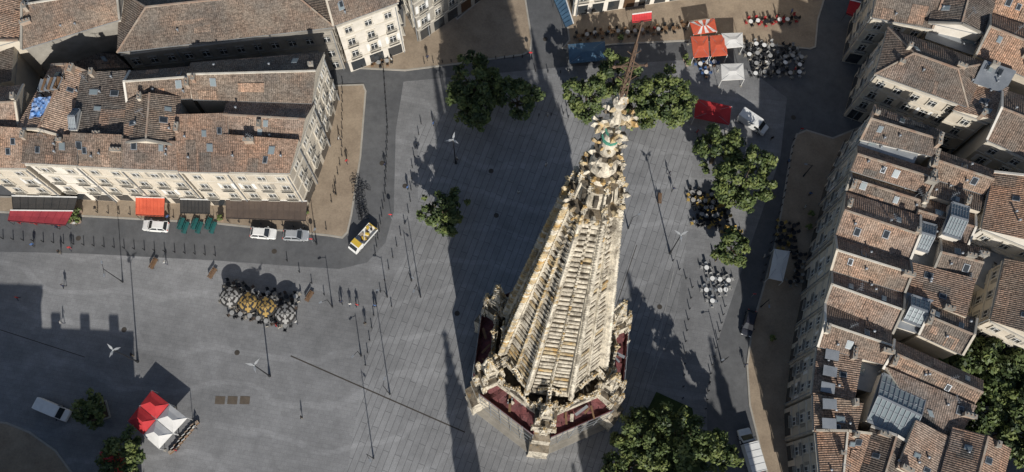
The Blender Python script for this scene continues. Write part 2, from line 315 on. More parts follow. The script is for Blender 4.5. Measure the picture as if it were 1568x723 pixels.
# ------------------------------------------------------------ roof piece
def building(name,quad,z,rise,kind='h',rm="tile_brown",wm="plaster_cream",sides="",floors=4,chim=1,sky=1,balc=True,shop=True,fire=True,trim="stone_trim",oh=0.35,dorm=0,zb=0):
    E=empty(name)
    q=[P(x,y,z) for x,y in quad]
    cen=sum(q,Vector())/4; cen0=Vector((cen.x,cen.y,0))
    W=MB();G=MB();Rf=MB();X=MB()
    W.prism([(v.x,v.y) for v in q],0,z-0.02,wm)
    TL,TR,BR,BL=q
    for sname,(a,c) in {'T':(TL,TR),'R':(TR,BR),'B':(BR,BL),'L':(BL,TL)}.items():
        if sname in sides: facade(W,G,a,c,cen0,z,floors,trim,balc,shop)
    e=[]
    for v in q:
        d=(v-cen); d.z=0; e.append(v+d.normalized()*oh*1.3)
    TL,TR,BR,BL=e
    Z=Vector((0,0,1)); low=[v+Z*0.0 for v in e]; hi=[v+Z*0.2 for v in e]
    tl,tr,br,bl=hi
    def uvf(pts,a,c):
        d=(c-a).normalized(); out=[]
        for t in pts:
            r=t-a; u=r.dot(d); vv=(r-d*u).length; out.append((u,vv))
        return out
    rr=Z*rise
    faces=[]
    ridge=None
    if kind=='h':
        r0=(tl+bl)/2+rr; r1=(tr+br)/2+rr; ridge=(r0,r1)
        faces=[([bl,br,r1,r0],bl,br),([tr,tl,r0,r1],tr,tl)]; gables=[[tl,bl,r0],[br,tr,r1]]
    elif kind=='v':
        r0=(tl+tr)/2+rr; r1=(bl+br)/2+rr; ridge=(r0,r1)
        faces=[([br,tr,r0,r1],br,tr),([tl,bl,r1,r0],tl,bl)]; gables=[[bl,br,r1],[tr,tl,r0]]
    elif kind in('hiph','hipv'):
        if kind=='hiph': a0=(tl+bl)/2;a1=(tr+br)/2; hw=(tl-bl).length/2
        else: a0=(tl+tr)/2;a1=(bl+br)/2; hw=(tl-tr).length/2
        dd=(a1-a0); k=min(0.42,hw/dd.length); r0=a0+dd*k+rr; r1=a1-dd*k+rr; ridge=(r0,r1)
        if kind=='hiph': faces=[([bl,br,r1,r0],bl,br),([tr,tl,r0,r1],tr,tl),([tl,bl,r0],tl,bl),([br,tr,r1],br,tr)]
        else: faces=[([br,tr,r0,r1],br,tr),([tl,bl,r1,r0],tl,bl),([bl,br,r1],bl,br),([tr,tl,r0],tr,tl)]
        gables=[]
    else:
        up={'T':(0,1),'R':(1,2),'B':(2,3),'L':(3,0)}[kind]
        h2=[v.copy() for v in hi]
        for k in up: h2[k]=h2[k]+rr
        i0=(up[1]+1)%4;i1=(up[1]+2)%4
        faces=[([h2[i0],h2[i1],h2[up[0]],h2[up[1]]],h2[i0],h2[i1])]
        gables=[[hi[up[0]],hi[up[1]],h2[up[1]],h2[up[0]]],[hi[up[1]],hi[i0],h2[up[1]]],[hi[i1],hi[up[0]],h2[up[0]]]]
    flat=rm in("zinc","glass_roof","pavement_ochre")
    for pts,a,c in faces:
        Rf.add(pts,[tuple(range(len(pts)))],rm,[uvf(pts,a,c)])
    for g in gables: Rf.add(g,[tuple(range(len(g)))],wm)
    for k in range(4):
        a,c=low[k],low[(k+1)%4]; Rf.add([a,c,c+Z*0.2,a+Z*0.2],[(0,1,2,3)],"zinc")
    Rf.add(low,[(3,2,1,0)],trim)
    if ridge:
        Rf.beam(ridge[0],ridge[1],0.26,0.26,rm if flat else random.choice(["chimney_brick","chimney_brick","stone_trim"]))
        if kind[:3]=='hip':
            for pt in ((tl,r0),(bl,r0 if kind=='hiph' else r1),(tr,r1 if kind=='hiph' else r0),(br,r1)): Rf.beam(pt[0],pt[1],0.22,0.22,"chimney_brick")
        elif fire:
            for g in gables:
                if random.random()<0.55:
                    m_=random.choice(["plaster_cream","plaster_white","chimney_brick","stone_grey"])
                    for a,c in ((g[0],g[2]),(g[1],g[2])): X.beam(a+Z*0.10,c+Z*0.10,0.32,0.32,m_)
    def onface(f,s,t):
        pts=f[0]
        if len(pts)==4: return pts[0].lerp(pts[1],s).lerp(pts[3].lerp(pts[2],s),t)
        return pts[0].lerp(pts[1],s).lerp(pts[2],t)
    # replaced tile areas (relaid in another batch of tiles)
    if not flat:
        for f in faces[:2]:
            if len(f[0])<4: continue
            for kk in range(random.choice([1,2,3])):
                s0=random.uniform(.02,.7); s1=s0+random.uniform(.12,.28); t0=random.choice([.02,.05,random.uniform(.1,.5)]); t1=min(.97,t0+random.uniform(.25,.6))
                lift=Vector((0,0,.03+.012*kk)); pts=[onface(f,s0,t0)+lift,onface(f,s1,t0)+lift,onface(f,s1,t1)+lift,onface(f,s0,t1)+lift]
                Rf.add(pts,[(0,1,2,3)],random.choice(["tile_dark","tile_brown","tile_mix","tile_brown","tile_orange"]),[uvf(pts,f[1],f[2])])
    for k in range(chim):
        if random.random()<0.4: continue
        f=random.choice(faces); s=random.choice([0.05,0.95,0.05,0.95,random.random()]); c=onface(f,s,random.uniform(0.5,0.9)); rot=ang(f[1],f[2])+random.choice([0,math.pi/2])
        ln=random.uniform(0.6,1.6); wd=0.5; hh=random.uniform(0.7,1.3); m_=random.choice(["plaster_cream","chimney_brick","stone_grey","chimney_brick"])
        X.cbox(c-Z*0.9,ln,wd,hh+0.9,rot,m_); X.cbox(c+Z*hh,ln+0.12,wd+0.12,0.1,rot,"stone_grey")
        npot=max(1,int(ln/0.5))
        for j in range(npot):
            off=(j+0.5)/npot*ln-ln/2; X.frus(8,(c.x+math.cos(rot)*off,c.y+math.sin(rot)*off),c.z+hh+0.1,0.11,c.z+hh+0.4,0.09,"chimney_brick")
    for k in range(sky+1):
        f=random.choice(faces)
        if len(f[0])<4: continue
        s=random.uniform(0.15,0.85);t=random.uniform(0.25,0.65); c=onface(f,s,t); du=(f[2]-f[1]).normalized(); dv=(onface(f,s,t+0.1)-c).normalized(); nn=du.cross(dv)
        if nn.z<0: nn=-nn
        w_,h_=random.choice([(0.7,1.0),(0.9,1.2)]); X.obox(c-du*w_/2-nn*0.02,du*w_,dv*h_,nn*0.14,"zinc"); X.obox(c-du*(w_/2-0.1)+dv*0.1+nn*0.11,du*(w_-0.2),dv*(h_-0.2),nn*0.05,"glass_roof" if random.random()<0.5 else "glass_dark")
    for k in range(2):
        f=random.choice(faces); c=onface(f,random.uniform(.1,.9),random.uniform(.2,.8)); X.frus(8,(c.x,c.y),c.z-0.1,0.12,c.z+0.55,0.12,"zinc"); X.frus(8,(c.x,c.y),c.z+0.55,0.2,c.z+0.65,0.03,"zinc")
    if random.random()<0.4:
        f=random.choice(faces); c=onface(f,random.uniform(.1,.9),.85); X.beam(c-Z*.2,c+Z*2.4,.05,.04,"zinc"); aa=random.uniform(0,3); dd=Vector((math.cos(aa),math.sin(aa),0)); X.beam(c+Z*2.3-dd*.6,c+Z*2.3+dd*.6,.04,.04,"zinc")
        for q_ in (-.5,-.2,.1,.4): pp=Vector((-dd.y,dd.x,0))*.3; X.beam(c+Z*2.3+dd*q_-pp,c+Z*2.3+dd*q_+pp,.03,.03,"zinc")
    for k in range(dorm):
        f=faces[0] if dorm>0 else faces[1]; s=(k+0.5)/dorm; c=onface(f,s,0.22); du=(f[2]-f[1]).normalized(); out=Vector((-du.y,du.x,0))
        if out.dot(c-cen)<0: out=-out
        o=c-du*0.6; X.obox(o-Z*0.2-out*1.4,du*1.2,out*1.7,Z*1.2,"slate"); X.obox(o+du*0.2+out*0.28+Z*0.1,du*0.8,out*0.06,Z*0.8,"glass_dark"); X.obox(o-du*0.1-out*1.4+Z*1.0,du*1.4,out*1.9,Z*0.12,"zinc")
    W.obj("walls",E); Rf.obj("roof",E)
    if G.v: G.obj("windows",E)
    if X.v: X.obj("chimneys_and_skylights",E)
    return E
TB="town_house"
building(TB,[(297,98),(493,82),(474,158),(300,152)],16.2,2.2,'h',"tile_dark",sides="R",chim=3,sky=1)
building(TB,[(352,155),(478,160),(456,222),(350,214)],15.9,1.8,'h',"tile_mix",sides="R",chim=3,sky=1)
building(TB,[(350,214),(456,222),(440,264),(348,262)],16.0,1.4,'T',"tile_orange",sides="RB",chim=2,sky=1)
building(TB,[(276,186),(350,184),(348,262),(276,260)],16.2,1.6,'T',"tile_orange",sides="B",chim=2,sky=2)
building(TB,[(204,112),(296,104),(292,150),(200,156)],16.0,1.8,'h',"tile_dark",chim=2,sky=1)
building(TB,[(198,156),(274,152),(272,222),(190,218)],16.3,1.8,'v',"tile_dark",chim=1,sky=2)
building(TB,[(135,122),(206,112),(190,214),(118,210)],15.6,1.6,'L',"tile_dark",chim=2,sky=2)
building(TB,[(80,105),(140,118),(108,210),(28,196)],16.2,1.7,'v',"tile_mix",chim=2,sky=1)
building(TB,[(188,220),(276,224),(272,260),(184,257)],15.8,1.3,'T',"tile_mix",sides="B",chim=1)
building(TB,[(118,212),(188,215),(184,256),(118,252)],16.0,1.4,'T',"tile_brown",sides="B",chim=2)
building(TB,[(42,208),(116,212),(116,252),(38,248)],16.6,0.5,'T',"tile_brown",sides="B",chim=2,wm="plaster_white")
building(TB,[(-40,200),(42,206),(38,256),(-40,254)],15.5,1.6,'T',"tile_mix",sides="B",chim=1)
building(TB,[(-40,140),(34,134),(28,198),(-40,198)],15.4,2.0,'h',"tile_mix",chim=2)
building(TB,[(300,152),(352,156),(350,185),(292,184)],9.0,0.2,'T',"zinc","plaster_white",chim=0,sky=1)
b=MB(); a=[P(x,y,18.2) for x,y in ((52,150),(80,148),(66,178),(44,182))]
N=8; vs=[]
for i in range(N+1):
    for j in range(N+1):
        t=a[0].lerp(a[1],i/N).lerp(a[3].lerp(a[2],i/N),j/N); vs.append((t.x,t.y,t.z+random.uniform(-.2,.25)))
b.add(vs,[(i*(N+1)+j,(i+1)*(N+1)+j,(i+1)*(N+1)+j+1,i*(N+1)+j+1) for i in range(N) for j in range(N)],"tarp_blue"); b.obj("blue_roof_tarpaulin")
b=MB()
for x0,y0,x1,y1 in ((66,122,96,118),(60,140,88,136),(66,122,60,140),(96,118,88,136),(78,120,72,138)):
    b.beam(P(x0,y0,18.6),P(x1,y1,18.6),0.12,0.12,"zinc")
    for xx,yy in ((x0,y0),(x1,y1)): q=P(xx,yy,18.6); b.beam((q.x,q.y,16),q+Vector((0,0,1)),0.1,0.1,"zinc")
for k in range(6):
    b.beam(P(66+5*k,122-.7*k,18.55),P(60+4.7*k,140-.7*k,18.55),0.5,0.5,"wood_bench" if k%2 else "zinc")
b.obj("roof_scaffolding")
building("school_building",[(188,-12),(494,-42),(508,42),(184,80)],14,3.2,'hiph',"tile_dark","stone_grey",sides="BR",floors=3,chim=3,sky=3,balc=False,shop=False,trim="stone_grey")
building(TB,[(62,-30),(190,-30),(180,30),(38,74)],15,2.6,'h',"tile_brown","stone_grey",sides="R",chim=2,sky=1)
building(TB,[(-60,-30),(50,-30),(26,60),(-60,84)],15,2.4,'v',"tile_mix",chim=2)
building(TB,[(-60,88),(26,64),(20,128),(-60,136)],12,1.2,'R',"tile_dark",chim=1)
building(TB,[(500,-18),(592,-42),(606,4),(514,38)],16,1.8,'h',"tile_brown","plaster_white",sides="BR",chim=2)
building("courtyard_shed",[(66,78),(176,88),(196,104),(72,112)],7,0.8,'T',"tile_dark","stone_grey",chim=0)
building(TB,[(560,-150),(690,-210),(742,-92),(629,-17)],17,2.2,'hiph',"tile_brown","stone_grey",sides="BLR",chim=2,trim="stone_trim")
building(TB,[(889,-180),(1120,-230),(1125,-92),(889,-57)],16.5,2.2,'hiph',"tile_mix","plaster_white",sides="LB",chim=3)
building(TB,[(1125,-190),(1330,-250),(1322,-125),(1127,-92)],16.5,2.2,'h',"tile_mix","plaster_cream",sides="BR",chim=3)
building(TB,[(1362,46),(1508,98),(1478,162),(1344,114)],15.5,2.2,'hiph',"tile_brown",sides="LB",chim=3,sky=3)
building(TB,[(1350,-40),(1440,-30),(1424,42),(1338,26)],15,2,'h',"tile_dark",sides="LB",chim=3)
building(TB,[(1440,-30),(1528,-20),(1506,52),(1424,34)],16,1.6,'v',"tile_dark","plaster_white",chim=3,sky=2)
building(TB,[(1424,44),(1506,56),(1500,88),(1420,60)],13,0.4,'T',"zinc","stone_grey",chim=2,sky=2)
building(TB,[(1530,-20),(1640,0),(1630,60),(1518,22)],15,2,'h',"tile_orange",chim=2)
building(TB,[(1518,24),(1630,62),(1618,140),(1498,84)],15.5,2.2,'h',"tile_orange",chim=3,sky=2)
building(TB,[(1508,98),(1550,112),(1534,140),(1494,126)],16.2,0.3,'T',"zinc","plaster_white",chim=1,sky=2)
building(TB,[(1490,130),(1534,142),(1514,186),(1462,168)],15,1.4,'R',"tile_mix",sides="B",chim=1)
building(TB,[(1536,140),(1640,175),(1620,262),(1514,214)],15.6,2.2,'h',"tile_brown",sides="B",chim=3,sky=2)
def F(*a,**k): return building(TB,*a,**k)
F([(1342,166),(1440,202),(1424,238),(1322,214)],17,1.4,'h',"tile_brown","plaster_white",sides="LT",chim=3)
F([(1322,216),(1400,236),(1394,250),(1318,226)],16,0.3,'T',"zinc","plaster_white",sides="L",chim=1)
F([(1316,226),(1428,262),(1416,296),(1306,262)],16.2,1.5,'h',"tile_orange",sides="L",chim=3)
F([(1306,264),(1414,298),(1406,330),(1298,296)],15.2,1.2,'h',"tile_dark",sides="L",chim=3)
F([(1298,298),(1404,332),(1388,398),(1282,362)],15.8,1.8,'h',"tile_mix",sides="L",chim=3,sky=2)
F([(1430,230),(1520,262),(1502,296),(1420,270)],15.4,1.3,'h',"tile_brown",sides="T",chim=2)
F([(1420,270),(1502,298),(1490,326),(1410,300)],15.0,1.2,'B',"tile_dark",chim=2)
F([(1524,268),(1640,300),(1630,400),(1506,350)],16.2,2.4,'v',"tile_orange","plaster_white",sides="LTB",chim=2)
F([(1410,302),(1488,328),(1476,376),(1396,356)],14.8,1.4,'h',"tile_orange",chim=1,sky=3)
F([(1396,358),(1440,368),(1432,412),(1388,400)],13.5,0.7,'L',"zinc","plaster_white",chim=0,sky=2)
F([(1442,370),(1500,382),(1490,430),(1432,414)],15.2,1.4,'h',"tile_brown","plaster_white",chim=2)
F([(1506,352),(1640,404),(1630,520),(1490,430)],10,0.6,'T',"zinc","plaster_white",chim=1,sky=2)
F([(1540,400),(1640,440),(1620,540),(1520,490)],15.5,2.2,'v',"tile_brown","plaster_cream",sides="LB",chim=2)
F([(1282,366),(1388,400),(1380,446),(1276,414)],16,1.7,'h',"tile_brown",sides="L",chim=3)
F([(1276,416),(1380,448),(1362,508),(1266,468)],15.6,1.7,'h',"tile_mix",sides="L",chim=2)
F([(1384,402),(1482,432),(1468,486),(1374,448)],15.0,1.5,'R',"tile_orange",chim=2,sky=1)
F([(1376,450),(1424,464),(1408,508),(1360,494)],15.3,0.5,'T',"zinc","plaster_white",chim=0,sky=3)
F([(1424,466),(1490,490),(1470,540),(1410,512)],15.6,1.4,'h',"tile_dark",chim=2)
F([(1266,470),(1360,508),(1350,556),(1256,530)],15.8,1.6,'h',"tile_brown",sides="L",chim=3)
F([(1372,524),(1500,582),(1484,622),(1356,566)],15.4,1.5,'h',"tile_brown",chim=3)
F([(1356,568),(1484,624),(1462,672),(1420,658)],15.0,1.2,'T',"tile_mix",chim=2)
F([(1254,534),(1312,548),(1300,612),(1246,602)],14.5,1.4,'R',"tile_mix",sides="L",chim=1,sky=0,dorm=3)
F([(1314,548),(1350,560),(1340,600),(1304,590)],13.0,0.4,'T',"zinc","stone_grey",chim=1)
F([(1248,606),(1312,622),(1300,668),(1250,660)],15.5,1.4,'R',"tile_brown",sides="L",chim=2,dorm=2)
F([(1252,664),(1330,668),(1300,760),(1262,770)],15.5,1.6,'v',"tile_orange",sides="L",chim=2)
F([(1334,658),(1396,688),(1368,780),(1300,770)],15.2,1.4,'v',"tile_dark",chim=2)
F([(1398,650),(1458,676),(1432,740),(1372,716)],15.4,1.3,'L',"tile_mix",chim=2)
F([(1460,658),(1544,690),(1518,790),(1428,780)],16,1.8,'v',"tile_orange",sides="R",chim=3)
def glazed(quad,z,rows):
    b=MB(); q=[P(x,y,z) for x,y in quad]
    b.prism([(v.x,v.y) for v in q],0,z-0.1,"plaster_white")
    m0=(q[0]+q[3])/2+Vector((0,0,1.1)); m1=(q[1]+q[2])/2+Vector((0,0,1.1))
    b.add([q[3],q[2],m1,m0],[(0,1,2,3)],"glass_roof"); b.add([q[1],q[0],m0,m1],[(0,1,2,3)],"glass_roof")
    for i in range(rows+1):
        t=i/rows; r=m0.lerp(m1,t)+Vector((0,0,.05)); b.beam(q[3].lerp(q[2],t),r,0.12,0.12,"zinc"); b.beam(q[0].lerp(q[1],t),r,0.12,0.12,"zinc")
    for a,c in ((q[0],q[1]),(q[1],q[2]),(q[2],q[3]),(q[3],q[0]),(m0,m1)): b.beam(a,c,0.3,0.3,"zinc")
    for t in (0.35,0.7):
        b.beam(q[3].lerp(m0,t),q[2].lerp(m1,t),0.09,0.09,"zinc"); b.beam(q[0].lerp(m0,t),q[1].lerp(m1,t),0.09,0.09,"zinc")
    b.obj("glazed_roof_hall")
glazed([(1352,572),(1420,602),(1392,676),(1328,644)],15.6,9)
glazed([(1458,310),(1484,318),(1470,366),(1444,358)],17.2,6)
glazed([(1412,340),(1434,346),(1420,386),(1400,380)],16.4,5)
glazed([(112,168),(122,168),(116,198),(106,198)],18,4)
glazed([(1396,452),(1424,462),(1410,500),(1384,490)],16.4,4)
def wbuild(name,x0,x1,y0,y1,z,rm="tile_brown"):
    E=empty(name); W=MB();G=MB();Rf=MB()
    c=[Vector((x0,y0,0)),Vector((x1,y0,0)),Vector((x1,y1,0)),Vector((x0,y1,0))]
    W.prism([(v.x,v.y) for v in c],0,z,"plaster_cream"); cen=sum(c,Vector())/4
    for i in range(4): facade(W,G,c[i],c[(i+1)%4],cen,z,4)
    ym=(y0+y1)/2; a=[(x0-.4,y0-.4,z+.02),(x1+.4,y0-.4,z+.02),(x1+.4,ym,z+2),(x0-.4,ym,z+2),(x1+.4,y1+.4,z+.02),(x0-.4,y1+.4,z+.02)]
    L=x1-x0;s=(y1-y0)/2
    Rf.add(a,[(0,1,2,3),(3,2,4,5)],rm,[[(0,0),(L,0),(L,s),(0,s)],[(0,s),(L,s),(L,0),(0,0)]]); Rf.add(a,[(0,3,5),(1,4,2)],"plaster_cream")
    for k in range(3): X_=x0+(k+.5)*L/3; Rf.cbox((X_,y1-1.5,z-.5),1.4,.6,3.0,0,"chimney_brick")
    W.obj("walls",E);G.obj("windows",E);Rf.obj("roof",E)
wbuild(TB,-112,-66,-20,0,21); wbuild(TB,-65.5,-52,-26,-1,17.5,"tile_mix")
wbuild(TB,-112,-66,-60,-34,17); wbuild(TB,78,120,-60,-5,16,"tile_mix")
wbuild(TB,-60,-20,190,215,17); wbuild(TB,40,80,190,215,16,"tile_mix"); wbuild(TB,-170,-125,60,90,16)
# ------------------------------------------------------------ bell tower
C=P(836,572); cx,cy=C.x,C.y
T=empty("gothic_bell_tower")
A0=math.radians(-95)
def pt(r,a,z): return Vector((cx+r*math.cos(a),cy+r*math.sin(a),z))
def pinnacle(b,c,z,wd,h,rot,mat="limestone",n=4,cro=5,lm="limestone_lichen"):
    r=wd*0.707
    b.frus(4,c,z,r,z+h*0.3,r,mat,rot+math.pi/4); b.frus(4,c,z+h*0.3,r*1.18,z+h*0.33,r*1.18,mat,rot+math.pi/4)
    for k in range(4):
        a=rot+k*math.pi/2; d=Vector((math.cos(a),math.sin(a),0)); u=Vector((-d.y,d.x,0)); o=Vector((c[0],c[1],z+h*0.33))+d*wd*0.5
        b.add([o-u*wd*.5,o+u*wd*.5,o+Vector((0,0,wd*.8)),o-u*wd*.5-d*wd*.3,o+u*wd*.5-d*wd*.3,o-d*wd*.3+Vector((0,0,wd*.8))],[(0,1,2),(3,5,4),(0,2,5,3),(1,4,5,2)],mat)
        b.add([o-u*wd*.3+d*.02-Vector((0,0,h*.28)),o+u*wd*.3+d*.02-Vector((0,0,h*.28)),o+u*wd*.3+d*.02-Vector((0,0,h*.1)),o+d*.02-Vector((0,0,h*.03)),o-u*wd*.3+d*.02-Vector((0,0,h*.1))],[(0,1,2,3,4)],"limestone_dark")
    b.frus(8,c,z+h*0.33,wd*.44,z+h,0.06,mat,rot+math.pi/8)
    for i in range(cro):
        t=(i+0.4)/cro; zz=z+h*(0.36+0.6*t); rr=wd*.44*(1-t)+0.05
        for k in range(4):
            a=rot+math.pi/4+k*math.pi/2; b.crocket((c[0]+rr*math.cos(a),c[1]+rr*math.sin(a),zz),a,0.12*wd+0.08,random.choice([mat,mat,lm]))
    for k in range(4): b.crocket((c[0],c[1],z+h*.98),rot+k*math.pi/2,0.13*wd+.1,lm)
b=MB()
b.frus(6,(cx,cy),0,13.0,0.5,13.0,"stone_grey",A0); b.frus(6,(cx,cy),0.5,12.2,1.0,12.2,"stone_grey",A0); b.frus(6,(cx,cy),1.0,11.0,2.4,10.4,"stone_grey",A0)
b.frus(6,(cx,cy),2.4,9.8,21,9.0,"limestone",A0)
for z,r in ((8,9.9),(15,9.6),(20.6,9.3)): b.frus(6,(cx,cy),z,r,z+0.5,r+0.05,"limestone",A0)
for k in range(6):
    a=A0+k*math.pi/3; d=Vector((math.cos(a),math.sin(a),0)); u=Vector((-d.y,d.x,0))
    for (z0,z1,ro,wd) in ((0,8,12.6,2.8),(8,14,11.6,2.5),(14,19.5,10.6,2.2)):
        o=pt(7,a,z0)-u*wd/2; b.obox(o,d*(ro-7),u*wd,(0,0,z1-z0),"limestone")
        s=pt(ro,a,z1)
        v=[s-u*wd/2,s+u*wd/2,s+u*wd/2-d*1.2+Vector((0,0,1.3)),s-u*wd/2-d*1.2+Vector((0,0,1.3)),s-u*wd/2-d*1.2,s+u*wd/2-d*1.2]
        b.add(v,[(0,1,2,3),(0,3,4),(1,5,2)],["limestone_ledge_shade","limestone","limestone"])
        b.obox(pt(ro-.1,a,z0+.0)-u*(wd/2+.12),d*0.3,u*(wd+.24),(0,0,0.35),"limestone")
    am=a+math.pi/6; dm=Vector((math.cos(am),math.sin(am),0)); um=Vector((-dm.y,dm.x,0))
    for sgn in (-1,1):
        o=Vector((cx,cy,0))+dm*8.55+um*sgn*1.5
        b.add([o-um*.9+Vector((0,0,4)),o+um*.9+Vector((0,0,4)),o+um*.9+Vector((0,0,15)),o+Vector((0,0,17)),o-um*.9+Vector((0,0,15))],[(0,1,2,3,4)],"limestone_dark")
b.obj("lower_stage",T)
b=MB()
for k in range(6):
    a=A0+k*math.pi/3; a2=a+math.pi/3
    d1=Vector((math.cos(a),math.sin(a),0)); d2=Vector((math.cos(a2),math.sin(a2),0))
    u=(d2-d1).normalized(); off=1.3
    N=12; vs=[]
    for j in range(6):
        r=8.2+(11.7-8.2)*j/5; z=17.6-1.6*j/5
        p0=pt(r,a,z)+u*off; p1=pt(r,a2,z)-u*off
        for i in range(N+1):
            q=p0.lerp(p1,i/N); vs.append((q.x,q.y,q.z+random.uniform(-.22,.2)-(0.25 if i%3==1 else 0)))
    b.add(vs,[(j*(N+1)+i,j*(N+1)+i+1,(j+1)*(N+1)+i+1,(j+1)*(N+1)+i) for j in range(5) for i in range(N)],"tarp_red")
    p0=pt(11.7,a,16)+u*off;p1=pt(11.7,a2,16)-u*off
    nrm=(d1+d2).normalized()
    b.beam(p0,p1,0.2,0.2,"tarp_red"); b.obox(p0-Vector((0,0,1.3)),p1-p0,nrm*0.07,(0,0,2.1),"tarp_red")
    for i in range(6):
        q=p0.lerp(p1,i/5)+nrm*.2; b.beam((q.x,q.y,0),(q.x,q.y,17.4),0.09,0.09,"zinc")
    for i in range(5):   # planks and gear lying on the deck
        rr_=random.uniform(8.8,11); tt=random.uniform(.15,.85); q=(pt(rr_,a,17.2)+u*off).lerp(pt(rr_,a2,17.2)-u*off,tt); b.cbox(q,random.uniform(.8,2.4),random.uniform(.2,.5),.2,random.uniform(0,3),random.choice(["wood_bench","zinc","limestone"]))
    for zz in (4,8,12,16.9): b.beam(p0+nrm*.2+Vector((0,0,zz-16)),p1+nrm*.2+Vector((0,0,zz-16)),.08,.08,"zinc")
b.obj("red_protective_sheeting",T)
b=MB()
b.frus(6,(cx,cy),21,9.2,21.5,9.2,"limestone_dark",A0)
for k in range(6):
    a=A0+k*math.pi/3; a2=a+math.pi/3; p0=pt(8.9,a,21.5);p1=pt(8.9,a2,21.5)
    b.beam(p0+Vector((0,0,1.2)),p1+Vector((0,0,1.2)),0.3,0.3,"limestone"); b.beam(p0+Vector((0,0,.1)),p1+Vector((0,0,.1)),0.35,0.35,"limestone")
    for i in range(1,18):
        q=p0.lerp(p1,i/18); b.cbox(q,0.18,0.18,1.15,a,"limestone")
        if i%3==0: pinnacle(b,(q.x,q.y),22.7,0.3,1.5,a,cro=2)
    d=Vector((math.cos(a),math.sin(a),0)); u=Vector((-d.y,d.x,0))
    b.obox(pt(7.6,a,19.5)-u*1.35,d*3.0,u*2.7,(0,0,3.0),"limestone")
    b.obox(pt(7.5,a,22.5)-u*1.45,d*3.2,u*2.9,(0,0,0.3),"limestone_ledge_shade")
    c=pt(9.0,a,0)
    pinnacle(b,(c.x,c.y),22.8,1.55,10.5,a,cro=9)
    for dr,du in ((1.15,1.0),(1.15,-1.0),(-1.2,1.0),(-1.2,-1.0)):
        q=c+d*dr+u*du; pinnacle(b,(q.x,q.y),22.8,0.6,5.0+random.uniform(-.6,.6),a,cro=5)
    q=c+d*1.9; pinnacle(b,(q.x,q.y),19.3,0.9,5.2,a,cro=5)
    for sg in (-1,1): q=c+d*1.5+u*sg*1.35; pinnacle(b,(q.x,q.y),18.2,0.55,4.2,a,cro=4)
    b.beam(pt(8.6,a,25.2),pt(6.2,a,28.4),0.6,0.5,"limestone"); b.beam(pt(8.6,a,22.6),pt(6.2,a,24.6),0.5,0.4,"limestone")
    for i in range(6): b.crocket(pt(8.3-i*.4,a,25.8+i*.5),a,0.28,"limestone_lichen")
    am=a+math.pi/6; dm=Vector((math.cos(am),math.sin(am),0)); um=Vector((-dm.y,dm.x,0)); g=pt(7.9,am,21.5)
    for sg in (-1,1):
        b.beam(g+um*sg*2.3,g+Vector((0,0,4.8)),0.42,0.32,"limestone",up=dm)
        b.beam(g+um*sg*1.3,g+um*sg*1.3+Vector((0,0,2.0)),0.28,0.28,"limestone",up=dm)
        for i in range(7):
            t=(i+.5)/7; b.crocket(g+um*sg*2.4*(1-t)+Vector((0,0,4.8*t+.25)),am+sg*math.pi/2,0.28,random.choice(["limestone_lichen","limestone"]))
        q=g+um*sg*2.6; pinnacle(b,(q.x,q.y),21.5,0.7,5.0,am,cro=5)
    b.beam(g+Vector((0,0,4.6)),g+Vector((0,0,6.6)),0.26,0.1,"limestone")
    for kk in range(4): b.crocket(g+Vector((0,0,6.1)),am+kk*math.pi/2,.35,"limestone_lichen")
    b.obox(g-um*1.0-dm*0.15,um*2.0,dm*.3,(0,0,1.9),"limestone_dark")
b.obj("pinnacles_and_balustrade",T)
